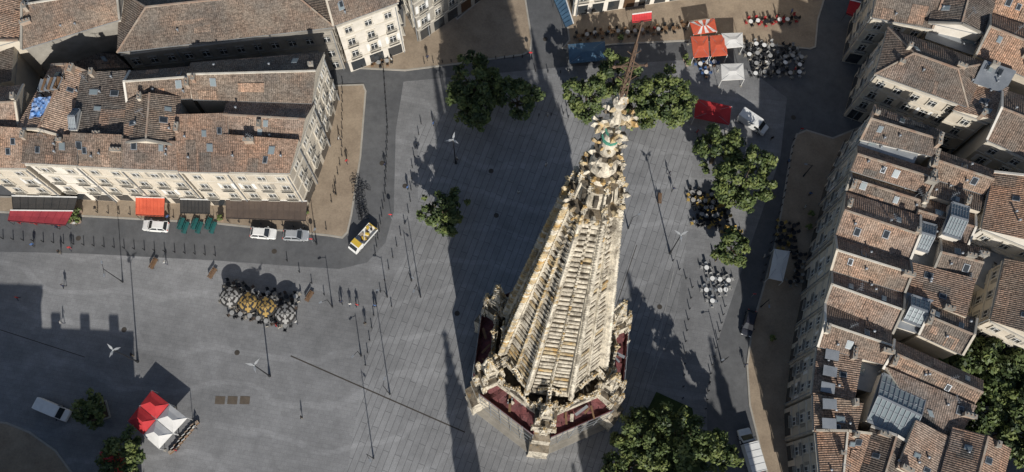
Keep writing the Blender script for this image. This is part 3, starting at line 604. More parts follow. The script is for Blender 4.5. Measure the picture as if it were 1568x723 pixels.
# spire
b=MB(); Z0,Z1,RB,RTP=25.0,82.0,6.85,1.70; NS=8; S0=A0+math.pi/8
def rad(z): 
    t=(z-Z0)/(Z1-Z0); return RB+(RTP-RB)*t
b.frus(8,(cx,cy),21.4,6.9,25.0,6.8,"limestone",S0); b.frus(8,(cx,cy),24.6,7.2,25.2,7.2,"limestone",S0)
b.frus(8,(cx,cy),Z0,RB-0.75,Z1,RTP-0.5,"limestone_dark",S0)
for k in range(NS):
    a=S0+k*math.pi/4; a2=a+math.pi/4; am=(a+a2)/2
    westness=math.cos(am-math.radians(170))
    def rm(): return "limestone_lichen" if random.random()<(0.28+0.45*westness) else "limestone"
    m=math.cos(math.pi/8)
    b.beam(pt(RB-0.02,a,Z0),pt(RTP+.02,a,Z1),0.62,0.30,"limestone",up=(math.cos(a),math.sin(a),0))
    b.beam(pt(RB*m-0.02,am,Z0),pt(RTP*m-.0,am,Z1),0.38,0.17,"limestone",up=(math.cos(am),math.sin(am),0))
    z=Z0+0.2
    A_=pt(1,a,0)-Vector((cx,cy,0));B_=pt(1,a2,0)-Vector((cx,cy,0))
    while z<Z1-0.5:
        R=rad(z); st=(0.95+0.80*(R/RB))
        for hh in (0.0,0.5):
            zz=z+hh*st; Rz=rad(zz)
            b.crocket(pt(Rz+0.32,a,zz),a,0.27+0.27*Rz/RB,rm())
            if R>2.6 or hh==0: b.crocket(pt(Rz*m+0.16,am,zz+.3),am,0.15+0.15*Rz/RB,rm())
        zt=z+st*0.55
        for t0,t1 in ((0.09,0.45),(0.55,0.91)):
            j=random.uniform(-.06,.06); mt="limestone" if random.random()<0.9-.25*max(0,westness) else "limestone_lichen"
            def q(t,rr,zz): v=(A_.lerp(B_,t))*rr; return Vector((cx+v.x,cy+v.y,zz))
            Rb=R+.14+j; Rt=rad(zt)+.08+j; ri=R-.85*(.45+.55*R/RB)
            v=[q(t0,ri,z),q(t1,ri,z),q(t1,Rb,z),q(t0,Rb,z),q(t0,ri,zt-.12),q(t1,ri,zt-.12),q(t1,Rt,zt),q(t0,Rt,zt)]
            b.add(v,[(0,3,2,1),(4,5,6,7),(0,1,5,4),(1,2,6,5),(2,3,7,6),(3,0,4,7)],["limestone","limestone_ledge_shade",mt,mt,mt,mt])  # dark top faces paint in the shade of gaps between courses
            b.beam(q(t0,Rt+.03,zt-.1),q(t1,Rt+.03,zt-.1),.15,.15,mt)
        z+=st
    g=pt(6.3,am,25.2); dm=Vector((math.cos(am),math.sin(am),0)); um=Vector((-dm.y,dm.x,0))
    for sg in (-1,1):
        b.obox(g+um*(sg*1.0-.2)-dm*.6,um*.4,dm*1.1,(0,0,2.6),"limestone"); b.beam(g+um*sg*1.3+dm*.3+Vector((0,0,2.4)),g+dm*.3+Vector((0,0,4.8)),0.4,0.3,"limestone",up=dm)
        for i in range(4): t=(i+.5)/4; b.crocket(g+um*sg*1.4*(1-t)+dm*.4+Vector((0,0,2.5+2.4*t)),am+sg*math.pi/2,.25,"limestone_lichen")
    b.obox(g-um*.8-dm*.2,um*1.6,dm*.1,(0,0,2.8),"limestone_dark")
    for kk in range(4): b.crocket(g+dm*.3+Vector((0,0,5.0)),am+kk*math.pi/2,.32,"limestone")
b.obj("crocketed_spire",T)
b=MB(); c2=(cx,cy); L="limestone";Y="limestone_lichen"
b.frus(16,c2,81.4,1.5,82.6,1.95,L,S0); b.frus(16,c2,82.6,2.05,83.0,2.1,"limestone_ledge_shade",S0)
for k in range(16): a=S0+k*math.pi/8; b.crocket(pt(2.05,a,83.0+0.2*(k%2)),a,0.36,Y if k%3 else L); b.crocket(pt(1.8,a+.2,81.9),a,0.32,Y)
b.frus(8,c2,83,1.4,86.4,1.1,L,S0)
for k in range(8):
    a=S0+k*math.pi/4; b.beam(pt(1.65,a,83),pt(1.3,a,86.5),.2,.16,L); pinnacle(b,tuple(pt(1.45,a,0))[:2],86.4,.28,1.7,a,cro=3); b.obox(pt(1.28,a+math.pi/8,83.6)-Vector((.15,.15,0)),(.3,0,0),(0,.3,0),(0,0,1.8),"limestone_dark")
    pinnacle(b,tuple(pt(1.9,a,0))[:2],83.0,.26,1.7,a,cro=3)
b.frus(16,c2,86.3,1.25,86.8,1.45,L,S0); b.frus(16,c2,86.8,1.52,87.0,1.52,"limestone_ledge_shade",S0)
b.frus(12,c2,87,1.0,88.3,0.85,L); b.frus(12,c2,88.3,1.2,88.6,1.25,"limestone_ledge_shade")
for k in range(12): a=k*math.pi/6; b.crocket(pt(1.2,a,88.7),a,0.28,random.choice([L,Y]))
b.frus(12,c2,88.6,1.0,91.0,0.65,L); b.frus(12,c2,91.0,.88,91.3,.92,"limestone_ledge_shade")
for k in range(8): a=k*math.pi/4+.2; b.crocket(pt(.9,a,91.4),a,0.30,random.choice([L,Y])); b.crocket(pt(.85,a+.3,89.9),a,0.24,L)
b.frus(12,c2,91.3,0.6,94.2,0.44,L); b.frus(12,c2,93.2,0.58,93.5,0.58,"copper_green"); b.frus(12,c2,94.4,0.50,94.6,0.50,"copper_green")
for k in range(8): a=k*math.pi/4; b.crocket(pt(.55,a,92.4),a,0.20,Y)
b.frus(12,c2,94.0,0.42,98,0.28,L)
for k in range(4):
    a=math.radians(12)+k*math.pi/2; dd=Vector((math.cos(a),math.sin(a),0)); uu=Vector((-dd.y,dd.x,0))
    b.beam(pt(.3,a,95.3),pt(1.1,a,95.8),.34,.22,Y)
    for sg in (-1,0,1): b.crocket(pt(1.0,a,95.7)+uu*sg*.22,a+sg*.8,.36,random.choice([L,Y])); b.crocket(pt(.75,a,95.55)+uu*sg*.25,a+sg*1.2,.26,random.choice([L,Y,"limestone_ledge_shade"]))
    b.blob(pt(.95,a,95.75),.3,Y,(1,1,.8),.3); b.crocket(pt(.6,a,96.0),a,.28,L)
    a+=math.pi/4; b.crocket(pt(.38,a,96.9),a,.32,L); b.crocket(pt(.32,a-.4,98.0),a-.4,.28,Y)
b.frus(12,c2,98,.36,98.4,.42,L); b.blob((cx,cy,98.9),.38,L,(1,1,1),.15)
for k in range(6): b.crocket((cx,cy,98.9),k*1.047,.32,random.choice([L,Y]))
b.obj("crown_and_finial",T)
b=MB()
for k in range(3):
    a=k*2*math.pi/3; b.beam(pt(.26,a,99.2),pt(.08,a,105.5),.05,.045,"rust_iron")
for i in range(9):
    z=99.6+i*.65; r=.26-.02*i
    for k in range(3): b.beam(pt(r,k*2.094,z),pt(r-.02,(k+1)*2.094,z+.4),.04,.04,"rust_iron")
b.beam(pt(0,0,99),pt(0,0,107.6),.10,.06,"rust_iron")
ca=Vector((1,.1,0)).normalized()
zc=Vector((cx,cy,103.0)); b.beam(zc-ca*.8,zc+ca*.8,.08,.08,"rust_iron")
for s_ in (-1,1):
    b.blob(zc+ca*s_*.85,.13,"rust_iron"); b.beam(zc+ca*s_*.55,zc+Vector((0,0,.6)),.05,.05,"rust_iron"); b.beam(zc+ca*s_*.55,zc-Vector((0,0,.7)),.05,.05,"rust_iron")
    b.beam(zc-Vector((0,0,2.0)),zc+ca*s_*.5-Vector((0,0,1.2)),.05,.04,"rust_iron"); b.beam(zc+Vector((0,0,1.2)),zc+ca*s_*.35+Vector((0,0,1.7)),.05,.03,"rust_iron")
b.blob((cx,cy,107.6),.12,"rust_iron")
b.obj("iron_cross",T)
# church to the south
E=empty("gothic_church"); b=MB()
def gable_box(b,x0,x1,y0,y1,z,rise):
    b.prism([(x0,y0),(x1,y0),(x1,y1),(x0,y1)],0,z,"limestone"); xm=(x0+x1)/2
    v=[(x0-.3,y0-.2,z+.02),(x1+.3,y0-.2,z+.02),(xm,y0-.2,z+rise),(x0-.3,y1+.2,z+.02),(x1+.3,y1+.2,z+.02),(xm,y1+.2,z+rise)]
    b.add(v,[(0,3,5,2),(1,2,5,4)],"slate"); b.add(v,[(0,2,1),(3,4,5)],"limestone")
gable_box(b,21,41,-75,-16,20,8)
gable_box(b,2,60,-52,-36,19,6)
for x in (20.5,41.5):
    for y in (-16,-26,-36,-56,-66,-75): b.cbox((x,y,0),2.2,2.2,21,0,"limestone"); pinnacle(b,(x,y),21,1.6,7,0)
pinnacle(b,(31,-16),26,2.0,8,0); b.cbox((31,-16,0),2.4,2.4,26,0,"limestone")
b.cbox((1,-20,0),3.2,3.2,20,0,"limestone"); pinnacle(b,(1,-20),20,2.6,10,0)
for x in (24,31,38):
    b.add([(x-1.6,-15.9,5),(x+1.6,-15.9,5),(x+1.6,-15.9,14),(x,-15.9,17),(x-1.6,-15.9,14)],[(0,1,2,3,4)],"glass_dark")
b.obj("nave",E)
# ------------------------------------------------------------ trees
def tree(name,subs,dens=1.0,leaf=0.28,tone=0):
    E=empty(name); tr=MB(); V=[];Fc=[];Mi=[]
    for (x,y,zc,r,hz) in subs:
        c=np.array(P(x,y,zc)); base=Vector((c[0],c[1],0)); top=Vector((c[0],c[1],zc+hz*0.3))
        mid=base.lerp(top,0.45)+Vector((random.uniform(-.2,.2),random.uniform(-.2,.2),0))
        tr.beam(base,mid,0.5*r/4.5+.1,0.34*r/4.5+.05,"bark"); tr.beam(mid,top,0.34*r/4.5+.05,0.08,"bark")
        for k in range(9):
            a=random.uniform(0,6.28); e=random.uniform(.4,.85); st=base.lerp(top,random.uniform(.4,.75))
            en=Vector((c[0]+math.cos(a)*r*e,c[1]+math.sin(a)*r*e,zc+random.uniform(-.3,.5)*hz)); mm=st.lerp(en,.5)+Vector((0,0,.3)); tr.beam(st,mm,.17,.11,"bark"); tr.beam(mm,en,.11,.03,"bark")
        ncl=int(26+r*r*2.6)
        for k in range(ncl):
            d=np.random.normal(size=3); d/=np.linalg.norm(d); d[2]=d[2]*0.9+0.12
            rad_=random.uniform(.45,1.0)**.5*(1+0.16*math.sin(3*math.atan2(d[1],d[0])+x)+random.uniform(-.08,.12))
            cc=c+d*np.array([r,r,hz])*rad_; cr=random.uniform(.5,1.0)*(.55+.09*r)
            n=int(78*dens*cr*cr/0.8)+12
            dd=np.random.normal(size=(n,3)); dd/=np.linalg.norm(dd,axis=1)[:,None]; dd*= (np.random.rand(n,1)**.4)*cr*np.array([1.15,1.15,.75])
            pc=cc+dd; nr=dd/cr+np.array([0,-.3,.5])+np.random.normal(size=(n,3))*.5
            nr/=np.linalg.norm(nr,axis=1)[:,None]; t=np.cross(nr,np.random.normal(size=(n,3))); t/=np.linalg.norm(t,axis=1)[:,None]; u=np.cross(nr,t)
            s=(leaf*(.6+.8*np.random.rand(n,1)))
            q=np.stack([pc-t*s,pc-u*s*.6,pc+t*s,pc+u*s*.6],1).reshape(-1,3)
            o=len(V); V.extend(q.tolist()); Fc.extend([(o+4*i,o+4*i+1,o+4*i+2,o+4*i+3) for i in range(n)])
            base_m=random.choices([0,1,2],[(.46,.40,.14),(.22,.5,.28)][tone])[0]
            Mi.extend([base_m if random.random()<.8 else random.choice([0,1,2]) for i in range(n)])
    me=bpy.data.meshes.new("foliage"); me.from_pydata(V,[],Fc)
    for m in ("leaf_light","leaf_mid","leaf_dark"): me.materials.append(MT[m])
    me.polygons.foreach_set("material_index",Mi); me.update()
    o=bpy.data.objects.new("foliage",me); S.collection.objects.link(o); o.parent=E; tr.obj("trunk_and_limbs",E)
DT="plane_tree"
tree(DT,[(725,128,6.5,4.4,3)],tone=1); tree(DT,[(728,172,5.5,2.8,2.2)],tone=1); tree(DT,[(792,150,6,3.6,2.6)],tone=1)
tree(DT,[(678,326,5,3.5,2.6)],tone=1)
tree(DT,[(898,150,6,3.4,2.8)]); tree(DT,[(945,118,6.5,3.6,3)]); tree(DT,[(972,165,6,3.4,2.6)]); tree(DT,[(1022,150,6.5,4.6,3.2)])
tree(DT,[(1100,228,6,3.8,3)]); tree(DT,[(1142,278,6.5,4.8,3.4)]); tree(DT,[(1122,382,4.5,2.8,2.2)])
tree(DT,[(985,668,8,4.2,3)],tone=0); tree(DT,[(1045,678,9,4.8,3.6)],tone=0); tree(DT,[(1090,690,7,3.2,2.6)],tone=0); tree(DT,[(965,715,8,3.4,2.6)],tone=0)
tree("lime_tree",[(136,628,3.5,2.3,1.8)]); tree("lime_tree",[(186,696,4,3.1,2.4)])
for x,y,z,r in ((1465,545,8,4),(1520,560,9,5),(1560,600,9,5),(1510,620,8,4.5),(1570,660,9,5),(1545,545,8,4),(1590,560,8,5)):
    tree("garden_tree",[(x,y,z,r,3)],dens=.7,leaf=.36,tone=1)
def bed(px,py,w,d,rot,mat="soil"):
    q=P(px,py); b=MB(); b.cbox((q.x,q.y,0),w,d,0.35,rot,"kerb_stone"); b.cbox((q.x,q.y,0.3),w-.4,d-.4,0.12,rot,mat); b.obj("planting_bed")
bed(150,632,3.4,2.8,.4); sheet("lawn",[(985,640),(1005,600),(1060,625),(1085,760),(960,760)],0.03,"grass")
# ------------------------------------------------------------ vehicles
def wheel(b,x,y,r,w):
    n=16; vs=[]
    for s in (-1,1):
        for k in range(n): a=2*math.pi*k/n; vs.append((x+r*math.cos(a),y+s*w/2,r+r*math.sin(a)))
    b.add(vs,[(k,(k+1)%n,n+(k+1)%n,n+k) for k in range(n)]+[tuple(range(n)),tuple(range(n,2*n))],"rubber")
    vs=[(x+r*.55*math.cos(2*math.pi*k/8),y+(w/2+.01)*(1 if y>0 else -1),r+r*.55*math.sin(2*math.pi*k/8)) for k in range(8)]; b.add(vs,[tuple(range(8))],"silver_paint")
def loft(b,secs,mat):
    vs=[];n=len(secs[0])
    for s in secs: vs+=s
    fs=[]
    for i in range(len(secs)-1):
        for k in range(n): fs.append((i*n+k,i*n+(k+1)%n,(i+1)*n+(k+1)%n,(i+1)*n+k))
    fs+=[tuple(range(n))[::-1],tuple(range((len(secs)-1)*n,len(secs)*n))]
    b.add(vs,fs,mat)
def car_mesh(col,L=4.1,W=1.76,hatch=True):
    b=MB(); w=W/2
    prof=[(-.5,.80,.72),(-.47,.93,.90),(-.40,1.0,.96),(-.1,1.0,.98),(.18,1.0,.96),(.36,.98,.86),(.46,.90,.74),(.5,.76,.60)]
    loft(b,[[(x*L,-w*k,.28),(x*L,-w*k,.62),(x*L,-w*k*.93,z),(x*L,w*k*.93,z),(x*L,w*k,.62),(x*L,w*k,.28)] for x,k,z in prof],col)
    x0,x1=(-.46*L,.24*L); r0,r1=(-.36*L if hatch else -.25*L,.07*L); zb,zt=.93,1.46; wb,wt=w*.92,w*.72
    B=[(x0,-wb,zb),(x1,-wb,zb),(x1,wb,zb),(x0,wb,zb)];Tt=[(r0,-wt,zt),(r1,-wt,zt),(r1,wt,zt),(r0,wt,zt)]
    b.add(B+Tt,[(0,1,5,4),(1,2,6,5),(2,3,7,6),(3,0,4,7)],"glass_dark")
    v=[(r0-.03,-wt-.02,zt-.03),(r1+.05,-wt-.02,zt-.03),(r1+.05,wt+.02,zt-.03),(r0-.03,wt+.02,zt-.03),(r0+.05,-wt+.08,zt+.05),(r1-.05,-wt+.08,zt+.05),(r1-.05,wt-.08,zt+.05),(r0+.05,wt-.08,zt+.05)]
    b.add(v,[(0,1,5,4),(1,2,6,5),(2,3,7,6),(3,0,4,7),(4,5,6,7)],col)
    for i in range(4): b.beam(B[i],Tt[i],.09,.09,col)
    xm=(x0+x1)/2-.1
    for s in (-1,1):
        b.beam((xm,s*wb,zb),(xm-.02,s*wt,zt),.09,.09,col)
        for x in (-.31*L,.31*L): wheel(b,x,s*(w-.1),.31,.21)
        b.obox((x1-.35,s*(w+.0)-(.0 if s>0 else .18),.92),(.16,0,0),(0,.18,0),(0,0,.14),col)
        b.obox((L*.455,s*w*.72-.16,.62),(.12,0,0),(0,.32,0),(0,0,.12),"white_paint"); b.obox((-L*.5-.01,s*w*.68-.12,.66),(.08,0,0),(0,.24,0),(0,0,.14),"lamp_glass")
    b.obox((x1+.1,-w*.5,.955),(.05,0,0),(0,w,0),(0,0,.02),"iron_dark")
    return b.obj("car",link=False)
def van_mesh(col,L=5.2,W=1.95,Hh=2.1,box=False):
    b=MB(); w=W/2; bk=-L/2
    fx=L*.22 if not box else L*.20
    secs=[(bk,.96,Hh-.05),(bk+.15,1,Hh),(fx-.3,1,Hh),(fx,.97,Hh-.06)]
    if box:
        b.obox((bk,-w-.08,.75),(L*.66,0,0),(0,W+.16,0),(0,0,2.1),col); b.obox((bk,-w+.05,.45),(L*.7,0,0),(0,W-.1,0),(0,0,.3),"iron_dark")
        secs=[(L*.19,1,2.0),(fx+.1,1,2.05)]
    loft(b,[[(x,-w*k,.35),(x,-w*k,1.2),(x,-w*k*.9,z),(x,w*k*.9,z),(x,w*k,1.2),(x,w*k,.35)] for x,k,z in secs]+[[(L*.36,-w*.97,.35),(L*.36,-w*.97,.95),(L*.36,-w*.9,1.18),(L*.36,w*.9,1.18),(L*.36,w*.97,.95),(L*.36,w*.97,.35)],[(L*.48,-w*.92,.35),(L*.48,-w*.92,.8),(L*.48,-w*.8,.98),(L*.48,w*.8,.98),(L*.48,w*.92,.8),(L*.48,w*.92,.35)],[(L*.5,-w*.8,.4),(L*.5,-w*.8,.6),(L*.5,-w*.7,.8),(L*.5,w*.7,.8),(L*.5,w*.8,.6),(L*.5,w*.8,.4)]],col)
    zt=secs[-1][2]; xa=secs[-1][0]
    def wp(t,y,o=.025): return (xa+(L*.36-xa)*t+.02,y,zt+(1.18-zt)*t+o)
    b.add([wp(.1,-w*.8),wp(.92,-w*.84),wp(.92,w*.84),wp(.1,w*.8)],[(0,1,2,3)],"glass_dark")
    for s in (-1,1):
        b.add([(xa-.55,s*(w+.012),1.25),(xa+.35,s*(w+.0),1.25),(xa+.02,s*(w*.91+.012),zt-.22),(xa-.55,s*(w*.93+.012),zt-.22)],[(0,1,2,3)],"glass_dark")
        for x in (-.3*L,.33*L): wheel(b,x,s*(w-.12),.34,.24)
        b.obox((xa+.25,s*w-(.0 if s>0 else .22),1.25),(.12,0,0),(0,.22,0),(0,0,.25),"iron_dark")
        b.obox((L*.47,s*w*.68-.15,.72),(.1,0,0),(0,.3,0),(0,0,.16),"white_paint"); b.obox((bk-.02,s*w*.85-.08,.9),(.05,0,0),(0,.16,0),(0,0,.4),"lamp_glass")
    if not box:
        for k in range(4): b.obox((bk+.5+k*.8,-w*.8,Hh-.002),(.06,0,0),(0,w*1.6,0),(0,0,.03),col)
    else:
        for k in range(5): b.obox((bk+.1+k*1.0,-w-.05,2.848),(.05,0,0),(0,W+.1,0),(0,0,.03),"zinc")
    return b.obj("van",link=False)
def vplace(name,me,px,py,qx,qy,z=0.0):
    c=P(px,py,0.7+z); h=P(qx,qy,0.7+z); o=inst(name,me,(c.x,c.y,z),ang(c,h)); return o
cw=car_mesh("white_paint"); cs=car_mesh("silver_paint"); ck=car_mesh("dark_paint",4.3)
vplace("parked_car",cw,238,346,210,344); vplace("parked_car",cw,403,357,430,359); vplace("parked_car",cs,453,360,480,361); vplace("moving_car",ck,1147,495,1138,530)
v1=van_mesh("white_paint"); v2=van_mesh("white_paint",6.6,2.1,2.3,True)
vplace("white_van",v1,1153,188,1180,206); vplace("white_van",v1,82,628,110,640); vplace("box_truck",v2,1148,690,1136,650)
b=MB(); b.obox((-2.9,-.95,.55),(5.6,0,0),(0,1.9,0),(0,0,.25),"iron_dark"); b.obox((-2.9,-1.02,.8),(3.7,0,0),(0,2.04,0),(0,0,.12),"white_paint")
for s in (-1,1): b.obox((-2.9,s*1.02-.04,.9),(3.7,0,0),(0,.08,0),(0,0,.5),"white_paint"); wheel(b,-1.8,s*.88,.38,.25); wheel(b,1.9,s*.88,.38,.25)
b.obox((-2.94,-1.02,.9),(.08,0,0),(0,2.04,0),(0,0,.5),"yellow_paint"); b.obox((.8,-1.02,.9),(.08,0,0),(0,2.04,0),(0,0,1.0),"white_paint")
loft(b,[[(x,-.98*k,.5),(x,-.98*k,1.4),(x,-.88*k,z),(x,.88*k,z),(x,.98*k,1.4),(x,.98*k,.5)] for x,k,z in ((.95,1,2.15),(2.1,1,2.2),(2.75,.97,1.45),(2.95,.9,1.0))],"white_paint")
b.obox((1.0,-.9,2.16),(1.0,0,0),(0,1.8,0),(0,0,.08),"yellow_paint")
b.add([(2.2,-.8,2.13),(2.74,-.85,1.5),(2.74,.85,1.5),(2.2,.8,2.13)],[(0,1,2,3)],"glass_dark")
for k in range(12): b.cbox((random.uniform(-2.5,.4),random.uniform(-.7,.7),.92),random.uniform(.3,.9),random.uniform(.25,.6),random.uniform(.2,.6),random.uniform(0,3),random.choice(["wood_bench","canvas_white","chimney_brick","iron_dark","canvas_orange","yellow_paint"]))
me=b.obj("t",link=False); o=vplace("works_truck",me,556,366,540,384); o.scale=(.88,.88,.88)
def bike():
    b=MB()
    for x in (-.52,.52):
        for k in range(16):
            a=k*math.pi/8;a2=a+math.pi/8; b.beam((x+.33*math.cos(a),0,.33+.33*math.sin(a)),(x+.33*math.cos(a2),0,.33+.33*math.sin(a2)),.05,.05,"rubber",up=(0,1,0))
        for k in range(6): a=k*math.pi/3; b.beam((x,0,.33),(x+.32*math.cos(a),0,.33+.32*math.sin(a)),.012,.012,"zinc",up=(0,1,0))
    for p,q in (((-.52,0,.33),(-.1,0,.33)),((-.1,0,.33),(-.22,0,.85)),((-.2,0,.75),(.38,0,.8)),((-.1,0,.33),(.4,0,.72)),((.36,0,.95),(.52,0,.33)),((-.52,0,.33),(-.2,0,.75)),((.36,-.28,.98),(.36,.28,.98))): b.beam(p,q,.045,.04,"dark_paint",up=(0,.3,1))
    b.obox((-.36,-.07,.86),(.27,0,0),(0,.14,0),(0,0,.06),"rubber"); return b.obj("bike",link=False)
bk=bike()
for i in range(13):
    q=P(546+i*.9,276+i*5); inst("bicycle",bk,(q.x+random.uniform(-.3,.3),q.y,0),random.uniform(-.2,.2)+.2)
for x,y in ((560,290),(557,322),(552,330)): q=P(x,y); inst("bicycle",bk,(q.x,q.y,0),random.uniform(0,3))
# ------------------------------------------------------------ awnings / canopies / parasols
def awning(name,q4,mat,zb=3.3,zf=2.6,mat2=None,n=8):
    a=P(*q4[0],zb);c=P(*q4[1],zb);d=P(*q4[2],zf);e=P(*q4[3],zf); b=MB()
    for i in range(n):
        t0,t1=i/n,(i+1)/n; m=mat if (i%2==0 or not mat2) else mat2; z=Vector((0,0,.06))
        v=[a.lerp(c,t0),a.lerp(c,t1),e.lerp(d,t1),e.lerp(d,t0)]; mid=[ (v[0]+v[3])/2-z*1.5,(v[1]+v[2])/2-z*1.5]
        b.add([v[0],v[1],mid[1],mid[0],v[2],v[3]],[(0,1,2,3),(3,2,4,5)],m)
        vm=(v[2]+v[3])/2; b.add([v[3],v[2],v[2]-Vector((0,0,.25)),vm-Vector((0,0,.38)),v[3]-Vector((0,0,.25))],[(0,1,2,3,4)],m)
        b.beam(v[0]+z*.5,v[3]+z*.5,.05,.05,"iron_dark" if mat=="canvas_black" else mat)
    for p,q in ((a,e),(c,d)): b.beam(p-Vector((0,0,.1)),q-Vector((0,0,.1)),.06,.06,"iron_dark"); b.beam(q,(q.x,q.y,0.12),.05,.05,"iron_dark")
    b.beam(e,d,.08,.08,"iron_dark"); b.beam(a+Vector((0,0,.02)),c+Vector((0,0,.02)),.16,.16,"white_paint"); b.obj(name)
awning("shop_awning",[(18,300),(118,302),(112,323),(20,322)],"canvas_black"); awning("shop_awning",[(16,322),(112,323),(100,345),(12,338)],"canvas_maroon",2.7,2.2)
awning("shop_awning",[(208,302),(252,303),(251,331),(208,329)],"canvas_orange"); awning("shop_awning",[(276,305),(321,306),(321,327),(276,326)],"canvas_black")
awning("shop_awning",[(346,305),(470,308),(468,338),(346,334)],"canvas_brown",n=14)
awning("shop_awning",[(862,-15),(878,36),(866,42),(848,0)],"canvas_blue")
awning("shop_awning",[(968,22),(998,18),(998,30),(968,34)],"canvas_red")
awning("shop_awning",[(1302,0),(1318,4),(1310,26),(1296,20)],"canvas_red")
def canopy(name,q4,mat,z=2.7,rise=.55,mat2=None):
    q=[P(x,y,z) for x,y in q4]; b=MB(); c=sum(q,Vector())/4+Vector((0,0,rise))
    m0=(q[0]+q[3])/2;m1=(q[1]+q[2])/2; r0=m0.lerp(m1,.35)+Vector((0,0,rise));r1=m0.lerp(m1,.65)+Vector((0,0,rise)); s=Vector((0,0,-.22))
    n=6
    for A,B,R0_,R1_ in ((q[3],q[2],r0,r1),(q[1],q[0],r1,r0)):
        for i in range(n):
            t0,t1=i/n,(i+1)/n; m=mat if (not mat2 or i%2==0) else mat2
            v=[A.lerp(B,t0),A.lerp(B,t1),R0_.lerp(R1_,t1),R0_.lerp(R1_,t0)]; k=[v[0].lerp(v[3],.5)-Vector((0,0,.05)),v[1].lerp(v[2],.5)-Vector((0,0,.05))]
            b.add([v[0],v[1],k[1],k[0],v[2],v[3]],[(0,1,2,3),(3,2,4,5)],m)
    b.add([q[0],q[3],r0],[(0,1,2)],mat); b.add([q[2],q[1],r1],[(0,1,2)],mat)
    for i in range(4):
        a,d=q[i],q[(i+1)%4]; b.add([a,d,d+s,a+s],[(0,1,2,3)],mat); b.beam((a.x,a.y,0),a,.07,.07,"white_paint"); b.cbox((a.x,a.y,0),.4,.4,.08,0,"stone_grey")
        b.beam(a,c-Vector((0,0,rise*.3)),.04,.04,"zinc")
    b.obj(name)
TC="terrace_canopy"
canopy(TC,[(870,68),(926,63),(928,92),(872,97)],"canvas_blue",rise=.3); canopy(TC,[(1056,34),(1094,28),(1098,48),(1062,53)],"canvas_orange",mat2="canvas_white",rise=.25)
canopy(TC,[(1058,56),(1084,55),(1086,86),(1062,88)],"canvas_orange",rise=.25); canopy(TC,[(1087,55),(1111,53),(1114,84),(1089,86)],"canvas_orange",rise=.25)
canopy(TC,[(1105,51),(1137,50),(1138,71),(1107,74)],"canvas_white",rise=.25); canopy(TC,[(1104,98),(1138,97),(1140,121),(1105,123)],"canvas_white",rise=.25)
canopy(TC,[(1066,151),(1120,163),(1117,191),(1063,180)],"canvas_red",rise=.3); canopy(TC,[(1186,381),(1210,385),(1199,431),(1177,426)],"canvas_white",rise=.25)
tp=[(232,597),(287,640),(243,688),(195,645)]
def lerp2(a,b,t): return (a[0]+(b[0]-a[0])*t,a[1]+(b[1]-a[1])*t)
def bil(s,t): return lerp2(lerp2(tp[0],tp[1],s),lerp2(tp[3],tp[2],s),t)
for i,j,m in ((0,0,"canvas_red"),(0,1,"canvas_red"),(1,0,"canvas_white"),(1,1,"canvas_white")):
    g=.008; s0,s1,t0,t1=i*.5+g,i*.5+.5-g,j*.5+g,j*.5+.5-g
    canopy("market_tent",[bil(s0,t0),bil(s1,t0),bil(s1,t1),bil(s0,t1)],m,2.9,.7)
canopy("market_tent",[(152,692),(178,688),(205,722),(160,732)],"canvas_red",1.6,.3)
def parasol(px,py,r,m1,m2,h=2.7,name="parasol"):
    q=P(px,py,h); b=MB(); n=24
    rings=[(0.02,.16,2),(.16,.42,1),(.42,.62,2),(.62,.84,1),(.84,1,2)]
    zf=lambda t: h+(.55*(1-t**1.3))
    for (ra,rb,mm) in rings:
        for k in range(n):
            a=2*math.pi*k/n;a2=2*math.pi*(k+1)/n; m=(m1 if k%4 else m2) if mm==1 else (m2 if k%6 else m1)
            f=lambda R,A,Z=None:(q.x+r*R*math.cos(A),q.y+r*R*math.sin(A),zf(R) if Z is None else Z)
            b.add([f(ra,a),f(ra,a2),f(rb,a2),f(rb,a)],[(0,1,2,3)],m)
            if rb==1: b.add([f(1,a),f(1,a2),f(1,a2,h-.14),f(1,a,h-.14)],[(0,1,2,3)],m2)
    b.beam((q.x,q.y,0),(q.x,q.y,h+.65),.06,.05,"iron_dark"); b.frus(10,(q.x,q.y),0,.32,.1,.28,"stone_grey"); b.obj(name)
for (x,y),m in zip(((352,455),(380,463),(407,470),(437,481)),("canvas_grey","canvas_ochre","canvas_ochre","canvas_grey")): parasol(x,y,1.6,m,"canvas_black")
def chair(b,c,rot,m):
    ux=Vector((math.cos(rot),math.sin(rot),0));uy=Vector((-ux.y,ux.x,0)); c=Vector(c)
    b.obox(c-ux*.22-uy*.22+Vector((0,0,.43)),ux*.44,uy*.44,(0,0,.05),m); b.obox(c-ux*.24-uy*.21+Vector((0,0,.5)),ux*.05,uy*.42,(0,0,.4),m)
    for i,j in ((-1,-1),(-1,1),(1,-1),(1,1)): b.obox(c+ux*(i*.19-.02)+uy*(j*.19-.02),ux*.04,uy*.04,(0,0,.43 if i>0 else .9),m)
def table(b,c,m,r=.38):
    b.frus(12,(c[0],c[1]),.72,r,.76,r,m); b.beam((c[0],c[1],0),(c[0],c[1],.72),.06,.06,"iron_dark"); b.frus(10,(c[0],c[1]),0,.24,.04,.22,"iron_dark")
